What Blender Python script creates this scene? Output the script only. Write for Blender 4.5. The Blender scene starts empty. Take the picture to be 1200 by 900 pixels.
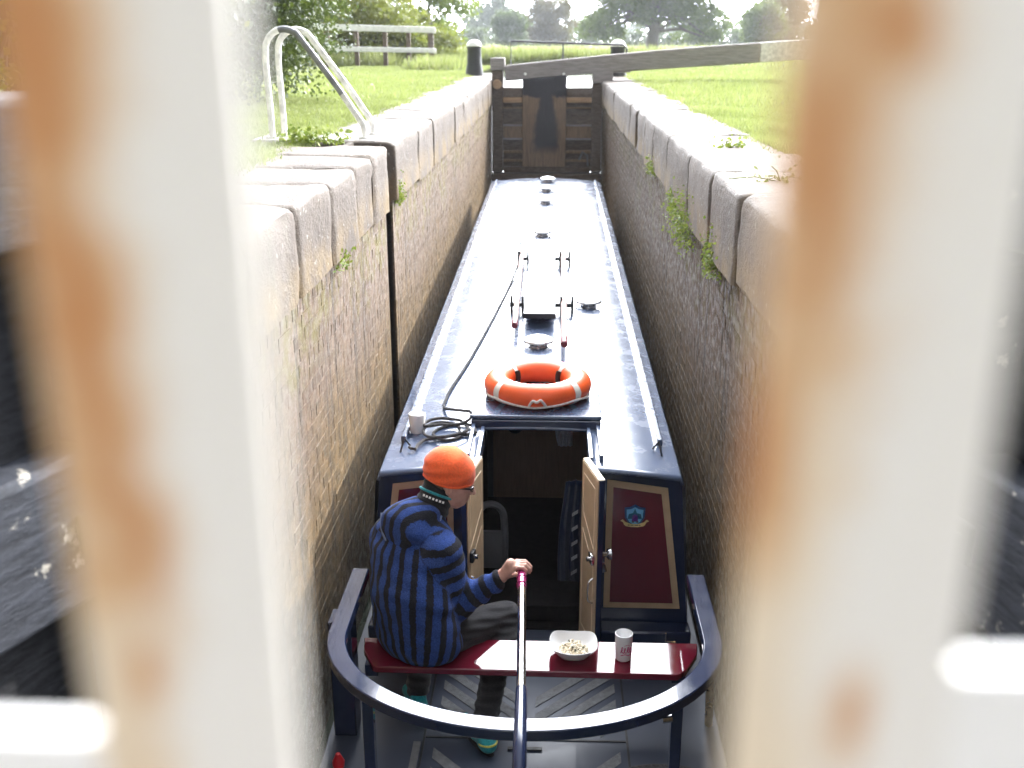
import bpy, math, random
import numpy as np
from mathutils import Vector, Matrix, noise

random.seed(7)
rng = np.random.default_rng(7)
PI = math.pi
scene = bpy.context.scene
COL = scene.collection

# ------------------------------------------------------------------ camera, sky, sun, exposure
cam_d = bpy.data.cameras.new('camera')
cam = bpy.data.objects.new('camera', cam_d)
COL.objects.link(cam)
cam_d.sensor_width = 36.0
cam_d.lens = 36.0
cam_d.clip_start = 0.02
cam_d.clip_end = 3000.0
PITCH, YAW = math.radians(18.52), math.radians(2.26)
cam.location = (0, 0, 0.78)
cam.rotation_euler = (PI / 2 - PITCH, 0, YAW)
cam_d.dof.use_dof = True
cam_d.dof.focus_distance = 5.6
cam_d.dof.aperture_fstop = 2.8
scene.camera = cam

SUN_EL, SUN_AZ = math.radians(33), math.radians(48)      # azimuth from +Y towards +X
world = bpy.data.worlds.new('World')
scene.world = world
world.use_nodes = True
wt = world.node_tree
wt.nodes.clear()


def wn(t, **kw):
    n = wt.nodes.new(t)
    for k, v in kw.items():
        setattr(n, k, v)
    return n


sky = wn('ShaderNodeTexSky', sky_type='NISHITA', sun_disc=False, sun_elevation=SUN_EL, sun_rotation=SUN_AZ,
         air_density=1.0, dust_density=2.5, ozone_density=1.0)
geo = wn('ShaderNodeTexCoord')
dirv = (math.sin(SUN_AZ) * math.cos(SUN_EL), math.cos(SUN_AZ) * math.cos(SUN_EL), math.sin(SUN_EL))
dotn = wn('ShaderNodeVectorMath', operation='DOT_PRODUCT')
wt.links.new(geo.outputs['Generated'], dotn.inputs[0])
# thin veil of cloud, brightest on the sunward side of the sky
hd = Vector((0.18, 0.90, 0.27)).normalized()
dotn.inputs[1].default_value = hd
mr = wn('ShaderNodeMapRange', interpolation_type='SMOOTHSTEP')
wt.links.new(dotn.outputs['Value'], mr.inputs['Value'])
mr.inputs['From Min'].default_value = 0.40
mr.inputs['From Max'].default_value = 0.94
mr.inputs['To Min'].default_value = 5.0
mr.inputs['To Max'].default_value = 125.0
nz = wn('ShaderNodeTexNoise')
nz.inputs['Scale'].default_value = 3.2
nz.inputs['Detail'].default_value = 7
nz.inputs['Roughness'].default_value = 0.62
stretch = wn('ShaderNodeVectorMath', operation='MULTIPLY')
stretch.inputs[1].default_value = (1, 1, 2.4)
wt.links.new(geo.outputs['Generated'], stretch.inputs[0])
wt.links.new(stretch.outputs[0], nz.inputs['Vector'])
cm = wn('ShaderNodeMapRange', interpolation_type='SMOOTHSTEP')
wt.links.new(nz.outputs['Fac'], cm.inputs['Value'])
cm.inputs['From Min'].default_value = 0.34
cm.inputs['From Max'].default_value = 0.58
cm.inputs['To Min'].default_value = 0.75
cm.inputs['To Max'].default_value = 1.0
cloudc = wn('ShaderNodeVectorMath', operation='SCALE')
cloudc.inputs[0].default_value = (0.95, 0.98, 1.04)
wt.links.new(mr.outputs[0], cloudc.inputs['Scale'])
mixw = wn('ShaderNodeMixRGB')
wt.links.new(cm.outputs[0], mixw.inputs['Fac'])
wt.links.new(sky.outputs[0], mixw.inputs['Color1'])
wt.links.new(cloudc.outputs[0], mixw.inputs['Color2'])
bg = wn('ShaderNodeBackground')
bg.inputs['Strength'].default_value = 0.10
wt.links.new(mixw.outputs[0], bg.inputs['Color'])
wo = wn('ShaderNodeOutputWorld')
wt.links.new(bg.outputs[0], wo.inputs['Surface'])

sun_d = bpy.data.lights.new('sun', 'SUN')
sun_d.energy = 3.2
sun_d.angle = math.radians(0.6)
sun_d.color = (1.0, 0.95, 0.86)
sun = bpy.data.objects.new('sun', sun_d)
COL.objects.link(sun)
sun.rotation_euler = Vector(dirv).to_track_quat('Z', 'Y').to_euler()

scene.view_settings.view_transform = 'Standard'
scene.view_settings.look = 'None'
scene.view_settings.gamma = 1.0
scene.view_settings.exposure = 1.05
scene.cycles.use_denoising = True
scene.cycles.max_bounces = 8
scene.cycles.transparent_max_bounces = 8

# ------------------------------------------------------------------ materials


class NT:
    """Small node-tree helper for one material."""

    def __init__(s, name, rough=0.6, spec=0.5, metal=0.0, coat=0.0, base=(0.5, 0.5, 0.5)):
        s.m = bpy.data.materials.new(name)
        s.m.use_nodes = True
        s.t = s.m.node_tree
        s.b = s.t.nodes['Principled BSDF']
        s.b.inputs['Base Color'].default_value = (*base, 1)
        s.b.inputs['Roughness'].default_value = rough
        s.b.inputs['Specular IOR Level'].default_value = spec
        s.b.inputs['Metallic'].default_value = metal
        s.b.inputs['Coat Weight'].default_value = coat
        s.b.inputs['Coat Roughness'].default_value = 0.04
        s._co = None

    def n(s, t, **kw):
        k = s.t.nodes.new(t)
        for a, v in kw.items():
            setattr(k, a, v)
        return k

    def L(s, a, b):
        s.t.links.new(a, b)

    def co(s):
        if s._co is None:
            s._co = s.n('ShaderNodeTexCoord').outputs['Object']
        return s._co

    def xyz(s):
        k = s.n('ShaderNodeSeparateXYZ')
        s.L(s.co(), k.inputs[0])
        return k.outputs

    def noise(s, scale=5, detail=5, rough=0.55, stretch=None, lo=0.35, hi=0.65, off=(0, 0, 0)):
        v = s.co()
        if stretch or off != (0, 0, 0):
            mp = s.n('ShaderNodeMapping')
            mp.inputs['Scale'].default_value = stretch or (1, 1, 1)
            mp.inputs['Location'].default_value = off
            s.L(v, mp.inputs['Vector'])
            v = mp.outputs[0]
        k = s.n('ShaderNodeTexNoise')
        k.inputs['Scale'].default_value = scale
        k.inputs['Detail'].default_value = detail
        k.inputs['Roughness'].default_value = rough
        s.L(v, k.inputs['Vector'])
        return s.rng(k.outputs['Fac'], lo, hi)

    def rng(s, v, a, b, c=0.0, d=1.0, smooth=True):
        k = s.n('ShaderNodeMapRange')
        if smooth:
            k.interpolation_type = 'SMOOTHSTEP'
        s.L(v, k.inputs['Value'])
        for nm, x in zip(('From Min', 'From Max', 'To Min', 'To Max'), (a, b, c, d)):
            k.inputs[nm].default_value = x
        return k.outputs[0]

    def math(s, op, a, b=None):
        k = s.n('ShaderNodeMath', operation=op)
        for i, x in enumerate((a, b)):
            if x is None:
                continue
            if isinstance(x, (int, float)):
                k.inputs[i].default_value = x
            else:
                s.L(x, k.inputs[i])
        return k.outputs[0]

    def attr(s, name):
        return s.n('ShaderNodeAttribute', attribute_name=name).outputs['Fac']

    def mix(s, f, a, b, mode='MIX'):
        k = s.n('ShaderNodeMixRGB', blend_type=mode)
        for i, x in zip(('Fac', 'Color1', 'Color2'), (f, a, b)):
            if isinstance(x, (int, float)):
                k.inputs[i].default_value = x
            elif isinstance(x, tuple):
                k.inputs[i].default_value = (*x, 1)
            else:
                s.L(x, k.inputs[i])
        return k.outputs[0]

    def color(s, c):
        s.L(c, s.b.inputs['Base Color'])

    def rough(s, v):
        s.L(v, s.b.inputs['Roughness'])

    def bump(s, h, strength=0.3, dist=0.01):
        k = s.n('ShaderNodeBump')
        k.inputs['Strength'].default_value = strength
        k.inputs['Distance'].default_value = dist
        s.L(h, k.inputs['Height'])
        s.L(k.outputs[0], s.b.inputs['Normal'])


def simple(name, base, rough=0.5, spec=0.5, metal=0.0, coat=0.0, var=0.25, scale=9, bump=0.0):
    t = NT(name, rough, spec, metal, coat, base)
    d = tuple(c * (1 - var) for c in base)
    l = tuple(min(1, c * (1 + var * .6)) for c in base)
    f = t.noise(scale, 6, 0.6, lo=.3, hi=.7)
    t.color(t.mix(f, d, l))
    t.rough(t.rng(t.noise(scale * 2.3, 4, lo=.3, hi=.7), 0, 1, max(0, rough - .06), min(1, rough + .08)))
    if bump:
        t.bump(t.noise(scale * 6, 4), bump, 0.004)
    return t.m


def mat_brick(name, k=1.0):
    t = NT(name, 0.5, 0.5)
    x, y, z = t.xyz()
    tone = t.attr('tone')
    base = t.mix(tone, (0.115, 0.080, 0.060), (0.215, 0.158, 0.122))
    base = t.mix(t.math('MULTIPLY', t.noise(2.3, 6, .65), .40), base, (0.25, 0.205, 0.175))     # lime bloom
    base = t.mix(t.math('MULTIPLY', t.noise(11, 6, .7, lo=.42, hi=.6), .5), base, (0.10, 0.08, 0.065))
    zz = t.math('ADD', z, t.math('MULTIPLY', t.noise(1.1, 4, lo=.2, hi=.8), .8))
    alg = t.rng(zz, -0.35, -1.55)
    och = t.mix(t.noise(7, 6, .7), (0.085, 0.062, 0.026), (0.24, 0.165, 0.075))
    base = t.mix(t.math('MULTIPLY', alg, .82), base, och)
    wet = t.rng(zz, -1.7, -2.5)
    base = t.mix(t.math('MULTIPLY', wet, .8), base, (0.045, 0.038, 0.026))
    moss = t.math('MULTIPLY', t.rng(zz, -0.62, -0.3), t.noise(5, 6, .7, lo=.42, hi=.6))
    base = t.mix(t.math('MULTIPLY', moss, .8), base, (0.15, 0.135, 0.035))
    run = t.noise(3.5, 5, .6, stretch=(1, 3, .14), lo=.53, hi=.63)
    base = t.mix(t.math('MULTIPLY', run, .7), base, (0.06, 0.048, 0.036))
    spk = t.noise(70, 3, .7, lo=.57, hi=.64)
    base = t.mix(t.math('MULTIPLY', spk, .55), base, (0.42, 0.38, 0.34))  # pale flecks put the glints of wet, gritty brick into the colour
    pit = t.noise(48, 4, .75, lo=.42, hi=.36, off=(5, 3, 1))
    base = t.mix(t.math('MULTIPLY', pit, .7), base, (0.03, 0.024, 0.018))
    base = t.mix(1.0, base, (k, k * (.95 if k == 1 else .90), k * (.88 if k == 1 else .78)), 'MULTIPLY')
    t.color(base)
    t.rough(t.rng(t.noise(16, 4, lo=.3, hi=.7), 0, 1, .45, .9))
    t.b.inputs['Specular IOR Level'].default_value = .35
    t.bump(t.noise(60, 8, .8, lo=.2, hi=.8), .75, 0.008)
    return t.m


def mat_stone():
    t = NT('worn_sandstone', 0.75, 0.4)
    x, y, z = t.xyz()
    tone = t.attr('tone')
    b = t.mix(tone, (0.112, 0.089, 0.071), (0.155, 0.129, 0.107))
    b = t.mix(t.math('MULTIPLY', t.noise(3.2, 7, .68), .55), b, (0.085, 0.070, 0.060))
    b = t.mix(t.math('MULTIPLY', t.noise(17, 5, .7, lo=.5, hi=.68), .6), b, (0.095, 0.08, 0.07))
    och = t.math('MULTIPLY', t.rng(z, -.16, -.44), t.noise(2.6, 5, .6, lo=.35, hi=.6))
    b = t.mix(t.math('MULTIPLY', och, .7), b, (0.22, 0.155, 0.07))
    run = t.noise(4.5, 5, .6, stretch=(1, 3, .12), lo=.54, hi=.68)
    b = t.mix(t.math('MULTIPLY', run, .45), b, (0.10, 0.08, 0.07))
    lich = t.noise(26, 3, .5, lo=.66, hi=.7)
    b = t.mix(t.math('MULTIPLY', lich, .6), b, (0.38, 0.38, 0.33))
    t.color(b)
    t.bump(t.noise(22, 8, .72, lo=.15, hi=.85), 0.6, 0.02)
    return t.m


def mat_wood(name, dark, light, stretch, flake=None, flake_lo=.6, rough=.7, slime=False):
    t = NT(name, rough, 0.4)
    g = t.noise(9, 8, .7, stretch=stretch, lo=.25, hi=.75)
    b = t.mix(g, dark, light)
    if flake:
        f = t.noise(5.5, 8, .72, stretch=tuple(min(1.5, s * 1.0 + .12) for s in stretch), lo=flake_lo, hi=flake_lo + .045)
        b = t.mix(f, b, flake)
    if slime:
        x, y, z = t.xyz()
        # dark slime tongue left by the leaking paddle: narrow above, broad below
        z = t.math('SUBTRACT', z, 1.9)
        x = t.math('SUBTRACT', x, .15)
        w = t.rng(z, -.2, -1.1, .13, .27)
        dx = t.math('ABSOLUTE', t.math('ADD', x, .16))
        d2 = t.math('ADD', t.math('DIVIDE', dx, w), t.math('MULTIPLY', t.noise(7, 4, lo=.2, hi=.8), .22))
        m = t.math('MULTIPLY', t.rng(d2, 1.3, .8), t.rng(z, -1.55, -1.3))
        top = t.rng(t.math('ADD', z, t.math('MULTIPLY', t.noise(6, 3), .07)), -.32, -.26)
        m = t.math('MAXIMUM', m, top)
        b = t.mix(m, b, (0.038, 0.036, 0.042))
    t.color(b)
    t.bump(g, 0.5, 0.01)
    return t.m


def mat_rusty(name, blobs, seed):
    """white paint with rust patches of their own shape: (x, z, half width, half height) on the post"""
    t = NT(name, 0.45, 0.5)
    x, y, z = t.xyz()
    nf = t.noise(55, 6, .65, off=(seed, 0, 0), lo=.2, hi=.8)
    nb = t.noise(22, 5, .6, off=(0, seed, 0), lo=.2, hi=.8)

    def patch(grow, a, b):
        m = None
        for bx, bz, rx, rz in blobs:
            dx = t.math('POWER', t.math('DIVIDE', t.math('SUBTRACT', x, bx), rx * grow), 2)
            dz = t.math('POWER', t.math('DIVIDE', t.math('SUBTRACT', z, bz), rz * grow), 2)
            d = t.math('SQRT', t.math('ADD', dx, dz))
            m = d if m is None else t.math('MINIMUM', m, d)
        m = t.math('ADD', m, t.math('MULTIPLY', t.math('SUBTRACT', nf, .5), .7))
        m = t.math('ADD', m, t.math('MULTIPLY', t.math('SUBTRACT', nb, .5), .6))
        return t.rng(m, a, b)
    side = t.rng(t.math('ADD', x, t.math('MULTIPLY', nb, .010)), .008, -.012)
    b = t.mix(t.math('MULTIPLY', side, .75), (0.82, 0.79, 0.74), (0.76, 0.61, 0.41))
    b = t.mix(t.math('MULTIPLY', patch(1.9, 1.4, .1), .9), b, (0.66, 0.42, 0.20))
    core = t.math('MULTIPLY', patch(1.15, 1.35, .0), .72)
    b = t.mix(core, b, (0.47, 0.165, 0.042))
    t.color(b)
    t.rough(t.rng(core, 0, 1, .4, .85))
    t.bump(nf, .2, .002)
    return t.m


def mat_leaf(name, a, b, trans=0.45, rough=.5):
    t = NT(name, rough, 0.35)
    tone = t.attr('tone')
    c = t.mix(tone, a, b)
    t.color(c)
    tr = t.n('ShaderNodeBsdfTranslucent')
    t.L(t.mix(0.5, c, (0.20, 0.26, 0.03)), tr.inputs['Color'])
    mx = t.n('ShaderNodeMixShader')
    mx.inputs['Fac'].default_value = trans
    out = t.t.nodes['Material Output']
    t.L(t.b.outputs[0], mx.inputs[1])
    t.L(tr.outputs[0], mx.inputs[2])
    t.L(mx.outputs[0], out.inputs['Surface'])
    return t.m


def mat_paint(name, base, rough=0.12, wav=0.03, dust=0.10):
    """boat enamel: glossy, slightly wavy plate, some dust"""
    t = NT(name, rough, 0.5, 0, 0.6, base)
    d = t.noise(6, 7, .7, lo=.35, hi=.75)
    t.color(t.mix(t.math('MULTIPLY', d, dust * .25), base, (0.30, 0.32, 0.36)))
    t.rough(t.rng(d, 0, 1, rough, rough + dust))
    t.bump(t.noise(1.6, 3, lo=.2, hi=.8), wav, .03)
    return t.m


def mat_stripe():
    t = NT('woven_striped_wool', 0.95, 0.15)
    u = t.attr('stripe')
    u = t.math('ADD', u, t.math('MULTIPLY', t.noise(60, 3, lo=.2, hi=.8), .10))
    fr = t.math('FRACT', u)
    k = t.rng(t.math('ABSOLUTE', t.math('SUBTRACT', fr, .5)), .20, .24)
    weave = t.noise(190, 3, .6, lo=.3, hi=.7)
    blue = t.mix(weave, (0.012, 0.032, 0.130), (0.036, 0.080, 0.29))
    blk = t.mix(weave, (0.006, 0.006, 0.009), (0.018, 0.019, 0.026))
    t.color(t.mix(k, blk, blue))
    t.b.inputs['Sheen Weight'].default_value = .06
    t.bump(t.noise(150, 3, .6, lo=.2, hi=.8), .7, .004)
    return t.m


def mat_cloth(name, base, sc=120, bump=.4, var=.3):
    t = NT(name, 0.92, 0.2)
    f = t.noise(sc, 4, .6, lo=.3, hi=.7)
    t.color(t.mix(f, tuple(c * (1 - var) for c in base), tuple(min(1, c * (1 + var)) for c in base)))
    t.bump(f, bump, .003)
    t.b.inputs['Sheen Weight'].default_value = .2
    return t.m


def mat_skin():
    t = NT('skin', 0.5, 0.4)
    f = t.noise(18, 5, .6)
    t.color(t.mix(f, (0.50, 0.27, 0.21), (0.62, 0.37, 0.29)))
    t.b.inputs['Subsurface Weight'].default_value = .12
    t.b.inputs['Subsurface Radius'].default_value = (.02, .008, .004)
    t.bump(t.noise(160, 3), .12, .001)
    return t.m


M = {}
M['brick_l'] = mat_brick('weathered_brick', 1.0)
M['brick_r'] = mat_brick('shade_darkened_brick', .52)  # same brick, colour darkened to carry the shade on the right wall
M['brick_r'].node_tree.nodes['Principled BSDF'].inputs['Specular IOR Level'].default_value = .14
M['stone'] = mat_stone()
M['mortar'] = simple('dark_mortar', (0.10, 0.085, 0.07), .9, bump=.5)
M['navy'] = mat_paint('navy_enamel', (0.010, 0.018, 0.052))
M['navy_deck'] = mat_paint('navy_deck_paint', (0.034, 0.044, 0.070), .36, .02, .10)
M['navy_deck'].node_tree.nodes['Principled BSDF'].inputs['Coat Weight'].default_value = .08
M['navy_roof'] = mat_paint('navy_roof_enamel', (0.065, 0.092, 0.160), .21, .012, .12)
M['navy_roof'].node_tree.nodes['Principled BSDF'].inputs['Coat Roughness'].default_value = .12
M['tread'] = simple('grey_tread_paint', (0.15, 0.155, 0.165), .7, bump=.5, scale=30)
M['hullblack'] = simple('black_hull', (0.02, 0.02, 0.022), .5)
M['maroon'] = mat_paint('maroon_enamel', (0.115, 0.010, 0.020), .2, .01, .02)
M['seatred'] = mat_paint('crimson_gloss', (0.13, 0.006, 0.020), .05, .004, .05)
M['tan'] = simple('tan_paint', (0.50, 0.36, 0.22), .45, var=.1)
M['tanline'] = simple('pale_grain_line', (0.78, 0.64, 0.46), .5, var=.1)
M['chrome'] = simple('chrome', (0.75, 0.75, 0.77), .12, metal=1.0, var=.08)
M['silver'] = simple('pale_polished_steel', (0.82, 0.82, 0.84), .3, metal=.55, var=.05)
M['brass'] = simple('aged_brass', (0.42, 0.27, 0.12), .3, metal=1.0, var=.2)
M['black'] = simple('black_iron', (0.018, 0.018, 0.02), .45)
M['rubber'] = simple('black_rubber', (0.02, 0.02, 0.022), .7)
M['white'] = simple('white_paint', (0.88, 0.87, 0.85), .5, var=.12)
M['railwhite'] = simple('fresh_white_rail_paint', (0.90, 0.89, 0.87), .5, var=.06)
M['oldwhite'] = simple('weathered_white_paint', (0.78, 0.765, 0.73), .6, var=.28, scale=14, bump=.3)
M['greymetal'] = simple('dull_grey_metal', (0.22, 0.22, 0.23), .5, metal=.6)
M['concrete'] = simple('concrete', (0.36, 0.34, 0.32), .85, bump=.5)
M['gate_dark'] = mat_wood('dark_gate_timber', (0.065, 0.048, 0.036), (0.20, 0.15, 0.11), (1, 1, 5))
M['gate_brown'] = mat_wood('brown_wet_timber', (0.15, 0.098, 0.060), (0.33, 0.225, 0.14), (4, 1, .5))
M['gate_tan'] = mat_wood('tan_dry_timber', (0.30, 0.18, 0.10), (0.55, 0.36, 0.20), (.5, 1, 5))
M['gate_board'] = mat_wood('paddle_board', (0.14, 0.094, 0.060), (0.30, 0.205, 0.13), (5, 1, .4), slime=True)
M['beam'] = mat_wood('weathered_beam', (0.18, 0.158, 0.15), (0.38, 0.345, 0.33), (.4, 3, 7))
M['tar'] = mat_wood('tarred_timber', (0.010, 0.011, 0.014), (0.040, 0.042, 0.050), (2, 1, 6))
M['tarflake'] = mat_wood('peeling_tarred_timber', (0.012, 0.014, 0.020), (0.060, 0.066, 0.085), (1, 1, 6), (0.50, 0.47, 0.41), .585)
M['greyflake'] = mat_wood('greyed_beam_timber', (0.011, 0.013, 0.018), (0.042, 0.046, 0.056), (1, 1, 6), (0.30, 0.31, 0.32), .62)
M['bark'] = mat_wood('bark', (0.05, 0.042, 0.034), (0.14, 0.12, 0.095), (3, 3, .6))
M['rope'] = simple('dark_rope', (0.075, 0.072, 0.075), .9, var=.5, scale=60, bump=.8)
M['whiterope'] = simple('white_cord', (0.78, 0.74, 0.70), .8, var=.2, scale=80, bump=.5)
M['buoy'] = simple('orange_plastic', (0.85, 0.115, 0.022), .36, var=.08)
M['tape'] = simple('silver_reflective_tape', (0.72, 0.68, 0.62), .35, var=.12)
M['china'] = simple('white_china', (0.82, 0.82, 0.82), .12, coat=.5, var=.03)
M['pasta'] = simple('cooked_pasta', (0.80, 0.70, 0.52), .45, var=.3, scale=40)
M['herb'] = simple('chopped_herbs', (0.10, 0.10, 0.05), .6)
M['pinkprint'] = simple('pink_print', (0.62, 0.10, 0.24), .3)
M['pinkmetal'] = mat_paint('pink_anodised', (0.42, 0.03, 0.16), .15, .0, .05)
M['pinkmetal'].node_tree.nodes['Principled BSDF'].inputs['Metallic'].default_value = .55
M['polewood'] = simple('painted_pole', (0.62, 0.46, 0.42), .4, var=.2)
M['poleend'] = simple('maroon_pole_end', (0.22, 0.04, 0.05), .5)
M['plankwhite'] = simple('pale_gangplank', (0.62, 0.63, 0.66), .5, var=.12)
M['inwood'] = mat_wood('brown_cabin_panelling', (0.10, 0.055, 0.035), (0.17, 0.10, 0.065), (6, 1, .5), rough=.5)
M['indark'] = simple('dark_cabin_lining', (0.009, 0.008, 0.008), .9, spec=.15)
M['clothblue'] = mat_cloth('navy_coat_cloth', (0.012, 0.022, 0.060))
M['towel'] = mat_cloth('pale_towel', (0.32, 0.34, 0.40))
M['plasticwhite'] = simple('grey_white_plastic', (0.13, 0.13, 0.14), .4, var=.1)
M['stripe'] = mat_stripe()
M['piping'] = mat_cloth('blue_grey_piping', (0.16, 0.21, 0.36))
M['hat'] = mat_cloth('orange_fleece', (0.86, 0.125, 0.035), 90, .25, .1)
M['trouser'] = mat_cloth('charcoal_denim', (0.016, 0.0155, 0.018), 140, .4)
M['skin'] = mat_skin()
M['hair'] = mat_cloth('short_brown_hair', (0.10, 0.06, 0.035), 200, .8)
M['gaiter'] = mat_cloth('black_gaiter', (0.015, 0.015, 0.018))
M['teal'] = mat_cloth('teal_knit', (0.02, 0.27, 0.30), 150)
M['lime'] = mat_cloth('yellow_green_band', (0.52, 0.52, 0.10), 150)
M['glass_dark'] = simple('dark_lens', (0.012, 0.010, 0.014), .06, coat=1.0)
M['red'] = simple('red_plastic', (0.60, 0.02, 0.03), .35)
M['skyblue'] = simple('sky_blue_enamel', (0.16, 0.45, 0.72), .3, var=.1)
M['deepblue'] = simple('deep_blue_enamel', (0.015, 0.07, 0.20), .3)
M['teal_en'] = simple('dark_teal_enamel', (0.01, 0.10, 0.20), .3)
M['purple'] = simple('purple_enamel', (0.12, 0.04, 0.24), .3)
M['gold'] = simple('pale_gold_enamel', (0.72, 0.55, 0.24), .35)
M['ink'] = simple('dark_ink', (0.05, 0.035, 0.03), .5)
M['leaf_hedge'] = mat_leaf('hawthorn_leaf', (0.022, 0.042, 0.016), (0.070, 0.105, 0.036), .22, .42)
M['leaf_autumn'] = mat_leaf('turning_leaf', (0.14, 0.12, 0.02), (0.26, 0.20, 0.03), .4)
M['leaf_shrub'] = mat_leaf('yellow_green_leaf', (0.12, 0.14, 0.03), (0.26, 0.26, 0.055), .4)
M['leaf_oak'] = mat_leaf('oak_leaf', (0.045, 0.085, 0.025), (0.13, 0.19, 0.055), .4)
M['leaf_light'] = mat_leaf('light_green_leaf', (0.09, 0.15, 0.03), (0.22, 0.28, 0.06), .45)
M['leaf_dark'] = mat_leaf('dark_green_leaf', (0.030, 0.060, 0.034), (0.075, 0.115, 0.060), .3)
M['leaf_far'] = mat_leaf('haze_tinted_leaf', (0.05, 0.085, 0.075), (0.11, 0.15, 0.12), .3)  # blue cast of distant haze put into the leaf colour
M['leaf_copper'] = mat_leaf('copper_leaf', (0.09, 0.065, 0.05), (0.17, 0.13, 0.09), .3)
M['grass'] = mat_leaf('grass_blade', (0.20, 0.235, 0.09), (0.35, 0.38, 0.18), .4)
M['reed'] = mat_leaf('reed_blade', (0.16, 0.20, 0.075), (0.36, 0.37, 0.18), .4)
M['weed'] = mat_leaf('weed_leaf', (0.09, 0.15, 0.03), (0.27, 0.31, 0.06), .4)


def mat_ground():
    t = NT('lawn', 0.95, 0.1)
    a = t.mix(t.noise(.5, 6, .6, lo=.3, hi=.7), (0.18, 0.215, 0.075), (0.28, 0.31, 0.13))
    a = t.mix(t.math('MULTIPLY', t.noise(9, 5, .7), .5), a, (0.22, 0.25, 0.07))
    a = t.mix(t.noise(.045, 3, lo=.48, hi=.62), a, (0.26, 0.26, 0.11))
    t.color(a)
    t.bump(t.noise(40, 5, .7), .8, .03)
    return t.m


def mat_water():
    t = NT('canal_water', 0.04, 0.5, base=(0.030, 0.036, 0.026))
    t.bump(t.noise(5, 4, .5, stretch=(1, .5, 1), lo=.2, hi=.8), .25, .02)
    return t.m


M['ground'] = mat_ground()
M['water'] = mat_water()

# ------------------------------------------------------------------ mesh helpers
ORG = {}            # world origin of every object's own frame


class MB:
    def __init__(s):
        s.v, s.f, s.t = [], [], []

    def add(s, vs, fs, tone=0.5):
        o = len(s.v)
        s.v += [tuple(p) for p in vs]
        s.f += [tuple(i + o for i in f) for f in fs]
        s.t += [tone] * len(fs)
        return s

    def hexa(s, p, tone=.5):
        """8 corners: bottom ring 0-3 (ccw from above), top ring 4-7"""
        return s.add(p, [(3, 2, 1, 0), (4, 5, 6, 7), (0, 1, 5, 4), (1, 2, 6, 5), (2, 3, 7, 6), (3, 0, 4, 7)], tone)

    def box(s, x0, x1, y0, y1, z0, z1, tone=.5):
        return s.hexa([(x0, y0, z0), (x1, y0, z0), (x1, y1, z0), (x0, y1, z0),
                       (x0, y0, z1), (x1, y0, z1), (x1, y1, z1), (x0, y1, z1)], tone)

    def bar(s, a, b, w, h, up=(0, 0, 1)):
        """rectangular bar from a to b, w sideways, h along up"""
        a, b, up = Vector(a), Vector(b), Vector(up)
        d = (b - a).normalized()
        r = d.cross(up).normalized() * (w / 2)
        u = r.cross(d).normalized() * (h / 2)
        return s.hexa([a - r - u, a + r - u, b + r - u, b - r - u, a - r + u, a + r + u, b + r + u, b - r + u])

    def prism(s, pts, n, tone=.5):
        """planar outline (3-D points, counter-clockwise seen from +n) given thickness vector n"""
        n = Vector(n)
        k = len(pts)
        a = [Vector(p) for p in pts]
        b = [p + n for p in a]
        fs = [tuple(range(k))[::-1], tuple(range(k, 2 * k))]
        fs += [(i, (i + 1) % k, (i + 1) % k + k, i + k) for i in range(k)]
        return s.add(a + b, fs, tone)

    def tube(s, path, r, seg=10, cap=True, closed=False):
        P = [Vector(p) for p in path]
        n = len(P)
        rs = r if isinstance(r, (list, tuple)) else [r] * n
        vs, fs = [], []
        prev = None
        for i in range(n):
            if closed:
                d = (P[(i + 1) % n] - P[i - 1]).normalized()
            else:
                d = (P[min(i + 1, n - 1)] - P[max(i - 1, 0)]).normalized()
            if prev is None:
                a = Vector((0, 0, 1)) if abs(d.z) < .9 else Vector((1, 0, 0))
                u = d.cross(a).normalized()
            else:
                u = (prev - d * prev.dot(d)).normalized()
            prev = u
            w = d.cross(u)
            for j in range(seg):
                t = 2 * PI * j / seg
                vs.append(P[i] + (u * math.cos(t) + w * math.sin(t)) * rs[i])
        m = n if closed else n - 1
        for i in range(m):
            for j in range(seg):
                a, b = i * seg + j, i * seg + (j + 1) % seg
                c, d2 = ((i + 1) % n) * seg + (j + 1) % seg, ((i + 1) % n) * seg + j
                fs.append((a, b, c, d2))
        if cap and not closed:
            fs.append(tuple(range(seg))[::-1])
            fs.append(tuple((n - 1) * seg + j for j in range(seg)))
        return s.add(vs, fs)

    def lathe(s, prof, c, seg=24, sx=1, sy=1, axis='Z'):
        """profile [(radius, height)] turned about a vertical axis at c"""
        vs, fs = [], []
        k = len(prof)
        for j in range(seg):
            t = 2 * PI * j / seg
            for r, h in prof:
                if axis == 'Z':
                    vs.append((c[0] + r * sx * math.cos(t), c[1] + r * sy * math.sin(t), c[2] + h))
                elif axis == 'Y':
                    vs.append((c[0] + r * math.cos(t), c[1] + h, c[2] - r * math.sin(t)))
                else:
                    vs.append((c[0] + h, c[1] + r * math.cos(t), c[2] + r * math.sin(t)))
        for j in range(seg):
            for i in range(k - 1):
                a, b = j * k + i, ((j + 1) % seg) * k + i
                fs.append((a, b, b + 1, a + 1))
        return s.add(vs, fs)


def link_mesh(name, me, mat, parent=None, origin=None):
    o = bpy.data.objects.new(name, me)
    COL.objects.link(o)
    if mat:
        me.materials.append(mat)
    if parent is not None:
        o.parent = parent
        ORG[o.name] = ORG[parent.name]
    else:
        o.location = origin or (0, 0, 0)
        ORG[o.name] = Vector(origin or (0, 0, 0))
    return o


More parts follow.
